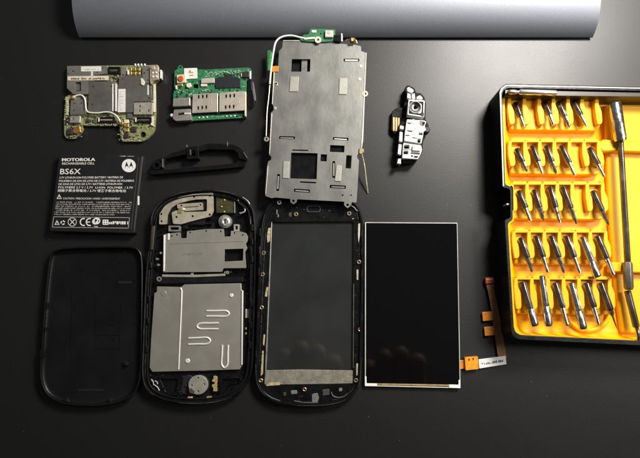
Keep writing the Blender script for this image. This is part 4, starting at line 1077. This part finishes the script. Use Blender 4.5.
# liner: sloped side walls running into the floor
ZF = 8.0
lt = rp([(504.6, 97.2), (640, 98.6), (XR, 101), (XR, 338), (640, 340.2), (522, 334.4), (517, 331), (515.4, 325), (509.2, 224), (513.6, 221), (513.2, 186), (506, 183.6)], 3, 4)
lf = rp([(509.6, 103), (640, 104.6), (XR - 6, 106), (XR - 6, 332), (640, 336.6), (526, 331.6), (520.6, 328.6), (519, 322), (514, 226), (516.6, 222), (516.2, 185), (511, 181)], 3, 4)
mb = MB()
ro = [[W(x, y, HC - 9) for x, y in lt]]
lerp = lambda k: [W(a[0] * (1 - k) + b[0] * k, a[1] * (1 - k) + b[1] * k, (HC - 9) * (1 - kz(k)) + ZF * kz(k)) for a, b in zip(lt, lf)]
kz = lambda k: 1 - (1 - k) ** 2.2
rings = [[W(x, y, HC - 9) for x, y in inset(lt, -3.4)]] + [lerp(k) for k in (0, .12, .3, .5, .75, 1)]
mb.ring_loft(rings, False, False)
# floor sheet closing the loft
fl_ = [W(x, y, ZF) for x, y in lf]
o0 = len(mb.v)
mb.v += fl_
for tri in tessellate_polygon([[Vector((p.x, p.y, 0)) for p in fl_]]):
    mb.f.append([o0 + i for i in tri])
ln = link('liner', mb, YEL, t)

rows = [  # rib y0,y1 at the liner's slots ; slot pitch; bits (head, tip); slot centre x list at top of slot
    dict(y0=96.5, y1=124, base=130, xs=[517, 532, 546.5, 561, 575.5, 589], bits={0: ((515, 103), (524.4, 127)), 2: ((544, 101), (553.6, 125)), 3: ((558, 102), (569.4, 127.5)), 4: ((572.6, 101), (586.6, 126))}),
    dict(y0=140.5, y1=166, base=174, xs=[517.5, 533, 547, 562, 577.5, 591], bits={0: ((516.4, 149), (527, 172)), 1: ((532, 146), (542.6, 174)), 2: ((546, 146), (556, 174)), 3: ((561, 146), (575, 175.5)), 5: ((589, 148), (604.6, 177))}),
    dict(y0=183, y1=211, base=219, xs=[519.5, 535, 550, 565, 580, 595], bits={0: ((518.6, 191), (530.6, 221)), 1: ((534, 190), (543.4, 221)), 2: ((549.6, 187), (560, 223)), 3: ((562.6, 187), (576.4, 224)), 5: ((592.6, 191), (608.6, 225.6))}),
    dict(y0=231, y1=258, base=264, xs=[521.5, 537, 552, 567.5, 583, 598], bits={0: ((520.6, 238), (532, 272)), 1: ((536, 236), (548, 272.5)), 2: ((551, 236), (564, 273)), 3: ((566, 236), (580, 273)), 4: ((582, 237), (597.6, 277)), 5: ((597, 236), (613.6, 275))}),
    dict(y0=278, y1=309, base=314, xs=[523.5, 540.5, 556, 571.5, 587, 602], bits={0: ((522.4, 282), (535, 326)), 1: ((541.4, 276), (548.6, 326)), 2: ((555, 283), (567.6, 326)), 3: ((571, 283), (583.4, 329)), 4: ((586, 283), (599, 325)), 5: ((600.4, 283), (617.4, 330))}),
]
ordn = ['first', 'second', 'third', 'fourth', 'fifth', 'sixth']
rown = ['top', 'second', 'third', 'fourth', 'bottom']
BITL = {}
for ri, R in enumerate(rows):
    xs = R['xs']
    x0, x1 = xs[0] - 8.5, xs[-1] + 8
    # base step of the row
    P(ln, 'bit_holder', rp([(x0, R['y0'] + 2), (x1, R['y0'] + 2.4), (x1 + 5, R['y1'] - 4), (x1 + 2, R['base'] - 1), (x1 - 3, R['base'] + 1), (x0 + 1.5, R['base']), (x0 + .4, R['y1'])], 3), ZF - .5, 16.5, YEL, bevel=1.2)
    bounds = [x0 + 1] + [(xs[i] + xs[i + 1]) / 2 for i in range(5)] + [x1]
    for i in range(7):
        c = bounds[i]
        # curved rib between two slots: narrow at the back, swelling at the shoulder
        w0, w1 = 1.7, 3.1
        pts_ = [(c - w0, R['y0']), (c + w0, R['y0']), (c + w0 + .3, R['y0'] + 8), (c + w1 + 1.8, R['y0'] + 15), (c + w1 + 2.6, R['y1'] - 3), (c + w1 + 1.6, R['y1']),
                (c - w0 + 2.2, R['y1'] + .6), (c - w0 + 1, R['y1'] - 5), (c - w0 - .2, R['y0'] + 15), (c - w0 - .6, R['y0'] + 8)]
        P(ln, 'slot_rib', rp(pts_, 1.4), ZF, 22.0, YEL, bevel=.55)
    for i in range(6):
        a, b_ = bounds[i], bounds[i + 1]
        P(ln, 'slot_back', rp([(a + .6, R['y0'] - 1.6), (b_ - .6, R['y0'] - 1.6), (b_ - .6, R['y0'] + 1.8), (a + .6, R['y0'] + 1.8)], .8), ZF, 21.5, YEL, bevel=.5)
    for i, (h, tp) in R['bits'].items():
        A, B = W(*h, 19.6), W(*tp, 27.0)
        key = (ri, i)
        lab = 'steel screwdriver bit, %s in the %s row of the yellow case' % (
            ['leftmost', 'second from left', 'third from left', 'fourth from left', 'fifth from left', 'sixth from left'][list(R['bits']).index(i)] if i != max(R['bits']) else 'rightmost', rown[ri])
        bt = bpy.data.objects.new('screwdriver_bit', None)
        bt.location = A * S
        bt.empty_display_size = .002
        bt['label'] = lab
        bt['category'] = 'screwdriver bit'
        bt['group'] = 'screwdriver bits held in the yellow case'
        COL.objects.link(bt)
        ORG[bt.as_pointer()] = A
        r0 = 3.0 + .1 * ri
        long_ = (key in ((4, 0), (4, 1), (4, 3), (3, 4)))
        if long_:   # sockets: one thick hexagonal body right to the end
            sh = link('shank', MB().lathe(A, A + (B - A) * .62, [(0, r0 * .8), (.04, r0), (1, r0)], 6), BRIT if key != (4, 0) else DARKT, bt, bevel=.15)
            link('socket_tip', MB().lathe(A + (B - A) * .62, B, [(0, r0 * .9), (.08, r0 * 1.12), (.9, r0 * 1.12), (1, r0 * .95)], 16), BRIT, bt)
            link('socket_hole', MB().lathe(A + (B - A) * .985, A + (B - A) * 1.006, [(0, r0 * .7), (1, r0 * .68)], 6), HOLE, bt)
        else:
            link('shank', MB().lathe(A, A + (B - A) * .60, [(0, r0 * .8), (.05, r0), (.93, r0), (1, r0 * .75)], 6), DARKT, bt, bevel=.15)
            sharp = (key == (4, 5))
            k = (ri * 5 + i * 3) % 4
            tipm = MB().lathe(A + (B - A) * .60, B, [(0, r0 * .72), (.12, r0 * .72), (.3, r0 * (.28 if sharp else .6)), (.72, r0 * (.2 if sharp else .56)), (.9, r0 * (.1 if sharp else (.5, .35, .62, .45)[k])), (1, r0 * (.04 if sharp else (.42, .12, .5, .2)[k]))], 6 if k % 2 else 10)
            link('tip', tipm, BRIT, bt)

# right hand platform, cross ridges and finger ring of the liner
P(ln, 'platform', rp([(605.6, 104.4), (640, 105.4), (XR - 8, 107), (XR - 8, 330), (640, 334), (622, 333), (614, 280), (608, 200)], 3), ZF - .5, 13, YEL, bevel=1.6)
P(ln, 'cross_ridge', rp([(598, 146), (603, 139), (612, 139.6), (640, 141), (XR - 8, 144), (XR - 8, 156), (640, 152), (612, 151), (603, 151.6)], 2), 10, 20, YEL, bevel=1.6)
P(ln, 'cross_ridge', rp([(611, 262), (640, 263), (XR - 8, 266), (XR - 8, 276), (640, 273), (612, 272)], 2), 10, 20, YEL, bevel=1.6)
pts_ = [W(x, y, 9.4) for x, y in cat([(566, 312), (570, 322), (582, 330), (596, 329), (606, 322), (609, 312)], 5, False)]
link('finger_ring', MB().tube(pts_, 2.2, 10), YEL, ln)
mb = MB(); mb.prism(rimr, .3, 2.4)
link('case_floor', mb, BLK, t)

# long driver shaft lying in the right trough
d = thing('driver_shaft', 'long dark driver shaft with thick silver socket end', 'screwdriver', 622, 190, z=20)
ORG_d = ORG[d.as_pointer()]
zd = 24
a, b_, c, e = W(614.2, 102.6, zd), W(620.6, 141.4, zd), W(627.6, 262, zd), W(628.8, 290, zd)
link('socket', MB().lathe(a, b_, [(0, 4.6), (.02, 5.6), (.06, 6.1), (.94, 6.1), (1, 5.4)], 28), BRIT, d)
link('shaft', MB().lathe(b_, c, [(0, 2.7), (1, 2.9)], 6), M('brown grey shaft steel', (.20, .175, .15), .32, .9, var=.2, vs=8, rvar=.1), d, bevel=.2)
link('collar', MB().lathe(c, e, [(0, 3.4), (.06, 4.3), (.9, 4.3), (1, 3.2)], 6), M('grey shaft collar', (.22, .21, .19), .4, .8, var=.15, vs=4), d, bevel=.3)
d2 = thing('long_bit', 'long dark bit with silver tip below the driver shaft', 'screwdriver bit', 634, 315, z=20)
a, b_ = W(627.4, 290.5, 20), W(640, 342, 24)
link('shank', MB().lathe(a, a + (b_ - a) * .72, [(0, 2.6), (.03, 3.1), (.97, 3.1), (1, 2.5)], 6), M('brown grey shaft steel', (1, 1, 1)), d2, bevel=.2)
link('tip', MB().lathe(a + (b_ - a) * .72, b_, [(0, 2.4), (.1, 2.0), (.3, 2.2), (.8, 2.0), (1, .8)], 12), BRIT, d2)
# extension rod in the top left of the case
d3 = thing('extension_rod', 'short silver rod with ball tip lying along the top of the case', 'extension rod', 530, 92, z=24)
a, b_ = W(519, 92.0, 32.5), W(556.4, 93.0, 32.5)
link('rod', MB().lathe(a, b_, [(0, 2.0), (.03, 2.7), (.97, 2.7), (1, 2.2)], 20), M('bright chrome rod', (.85, .84, .82), .25, .9), d3)
a2 = W(507.2, 92.0, 32.5)
link('ball_tip', MB().lathe(a2, a, [(0, .8), (.08, 1.7), (.25, 2.4), (.5, 2.5), (.75, 2.2), (.85, 1.6), (1, 1.6)], 18), M('tan steel tip', (.52, .45, .36), .3, .9, var=.15, vs=3), d3)

# ------------------------------------------------------------------ hands that hold the camera: seen only as reflections in the two glasses
SKIN = M('skin', (0.36, 0.22, 0.165), 0.5, var=0.12, vs=20, bump=0.15, bs=4)


def hand(cx, cy, cz, sgn, label):
    me = bpy.data.meshes.new('hand')
    vs, es, rad = [], [], []

    def add(p, r_, par=None):
        vs.append(Vector((cx + sgn * p[0], cy + p[1], cz + p[2])) * S)
        rad.append(r_ * S)
        if par is not None:
            es.append((par, len(vs) - 1))
        return len(vs) - 1
    wr = add((0, -230, 10), 38)
    add((10, -330, 6), 42, wr)
    pm = add((0, -170, 8), 44, wr)
    for x, L, dz in ((-48, 92, -4), (-16, 106, 0), (16, 100, 0), (47, 80, -4)):
        k = add((x * .9, -108, 8 + dz), 23, pm)
        a = add((x, -108 + L * .45, 14 + dz), 20, k)
        b = add((x * 1.0, -108 + L * .8, 2 + dz), 18.5, a)
        add((x * 1.0, -108 + L * 1.04, -14 + dz), 15, b)
    th = add((46, -170, -4), 22, pm)
    t2 = add((74, -128, -14), 18, th)
    add((80, -84, -24), 14, t2)
    me.from_pydata(vs, es, [])
    o = bpy.data.objects.new('hand', me)
    COL.objects.link(o)
    sk = o.modifiers.new('skin', 'SKIN')
    sk.use_smooth_shade = True
    for v, r_ in zip(me.skin_vertices[0].data if me.skin_vertices else [], rad):
        v.radius = (r_, r_)
    if not me.skin_vertices:
        bm = bmesh.new()
        bm.from_mesh(me)
        ly = bm.verts.layers.skin.verify()
        bm.verts.ensure_lookup_table()
        for v, r_ in zip(bm.verts, rad):
            v[ly].radius = (r_, r_)
        bm.verts[0][ly].use_root = True
        bm.to_mesh(me)
        bm.free()
    sb = o.modifiers.new('smooth', 'SUBSURF')
    sb.levels = sb.render_levels = 2
    me.materials.append(SKIN)
    o['label'] = label
    o['category'] = 'hand'
    return o


hand(-20, -148, 520, 1, 'bare hand above the table, mirrored in the touch glass of the front housing')
hand(140, -158, 522, -1, 'bare hand above the table, mirrored in the lower corner of the black display')

# ------------------------------------------------------------------ world, lamp, camera
w = bpy.data.worlds.new('World')
scene.world = w
w.use_nodes = True
bg = w.node_tree.nodes['Background']
wt = w.node_tree
tcw = wt.nodes.new('ShaderNodeTexCoord')
sepw = wt.nodes.new('ShaderNodeSeparateXYZ')
rmp = wt.nodes.new('ShaderNodeValToRGB')
mpr = wt.nodes.new('ShaderNodeMapRange')
mpr.inputs[1].default_value = -1
mpr.inputs[2].default_value = 1
wt.links.new(tcw.outputs['Generated'], sepw.inputs[0])
wt.links.new(sepw.outputs['Y'], mpr.inputs[0])
wt.links.new(mpr.outputs[0], rmp.inputs[0])
rmp.color_ramp.elements[0].position = 0.25
rmp.color_ramp.elements[0].color = (0.55, 0.52, 0.48, 1)
rmp.color_ramp.elements[1].position = 0.75
rmp.color_ramp.elements[1].color = (1.5, 1.5, 1.48, 1)
wt.links.new(rmp.outputs[0], bg.inputs['Color'])
bg.inputs['Strength'].default_value = 0.075


def lamp(name, loc, target, size, power, col, sy=None):
    li = bpy.data.lights.new(name, 'AREA')
    li.shape = 'RECTANGLE'
    li.size = size * S
    li.size_y = (sy or size) * S
    li.energy = power
    li.color = col
    o = bpy.data.objects.new(name, li)
    o.location = Vector(loc) * S
    o.rotation_euler = (Vector(target) - Vector(loc)).to_track_quat('-Z', 'Y').to_euler()
    COL.objects.link(o)
    return o


lamp('window_lamp', (430, 500, 600), (200, 100, 0), 220, 3.8, (1.0, 0.95, 0.88))
lamp('side_lamp', (700, 120, 620), (260, 60, 0), 240, 1.1, (1.0, 0.96, 0.90))

cd = bpy.data.cameras.new('camera')
cd.sensor_width = 36
cd.lens = 36 * FOC / 640
cd.clip_start = 0.005
cd.clip_end = 50
cam = bpy.data.objects.new('camera', cd)
cam.location = CAM * S
cam.rotation_euler = (TILT, 0, 0)
COL.objects.link(cam)
scene.camera = cam
scene.view_settings.view_transform = 'Standard'
scene.view_settings.look = 'None'
scene.view_settings.exposure = 0.0
scene.view_settings.gamma = 1.0
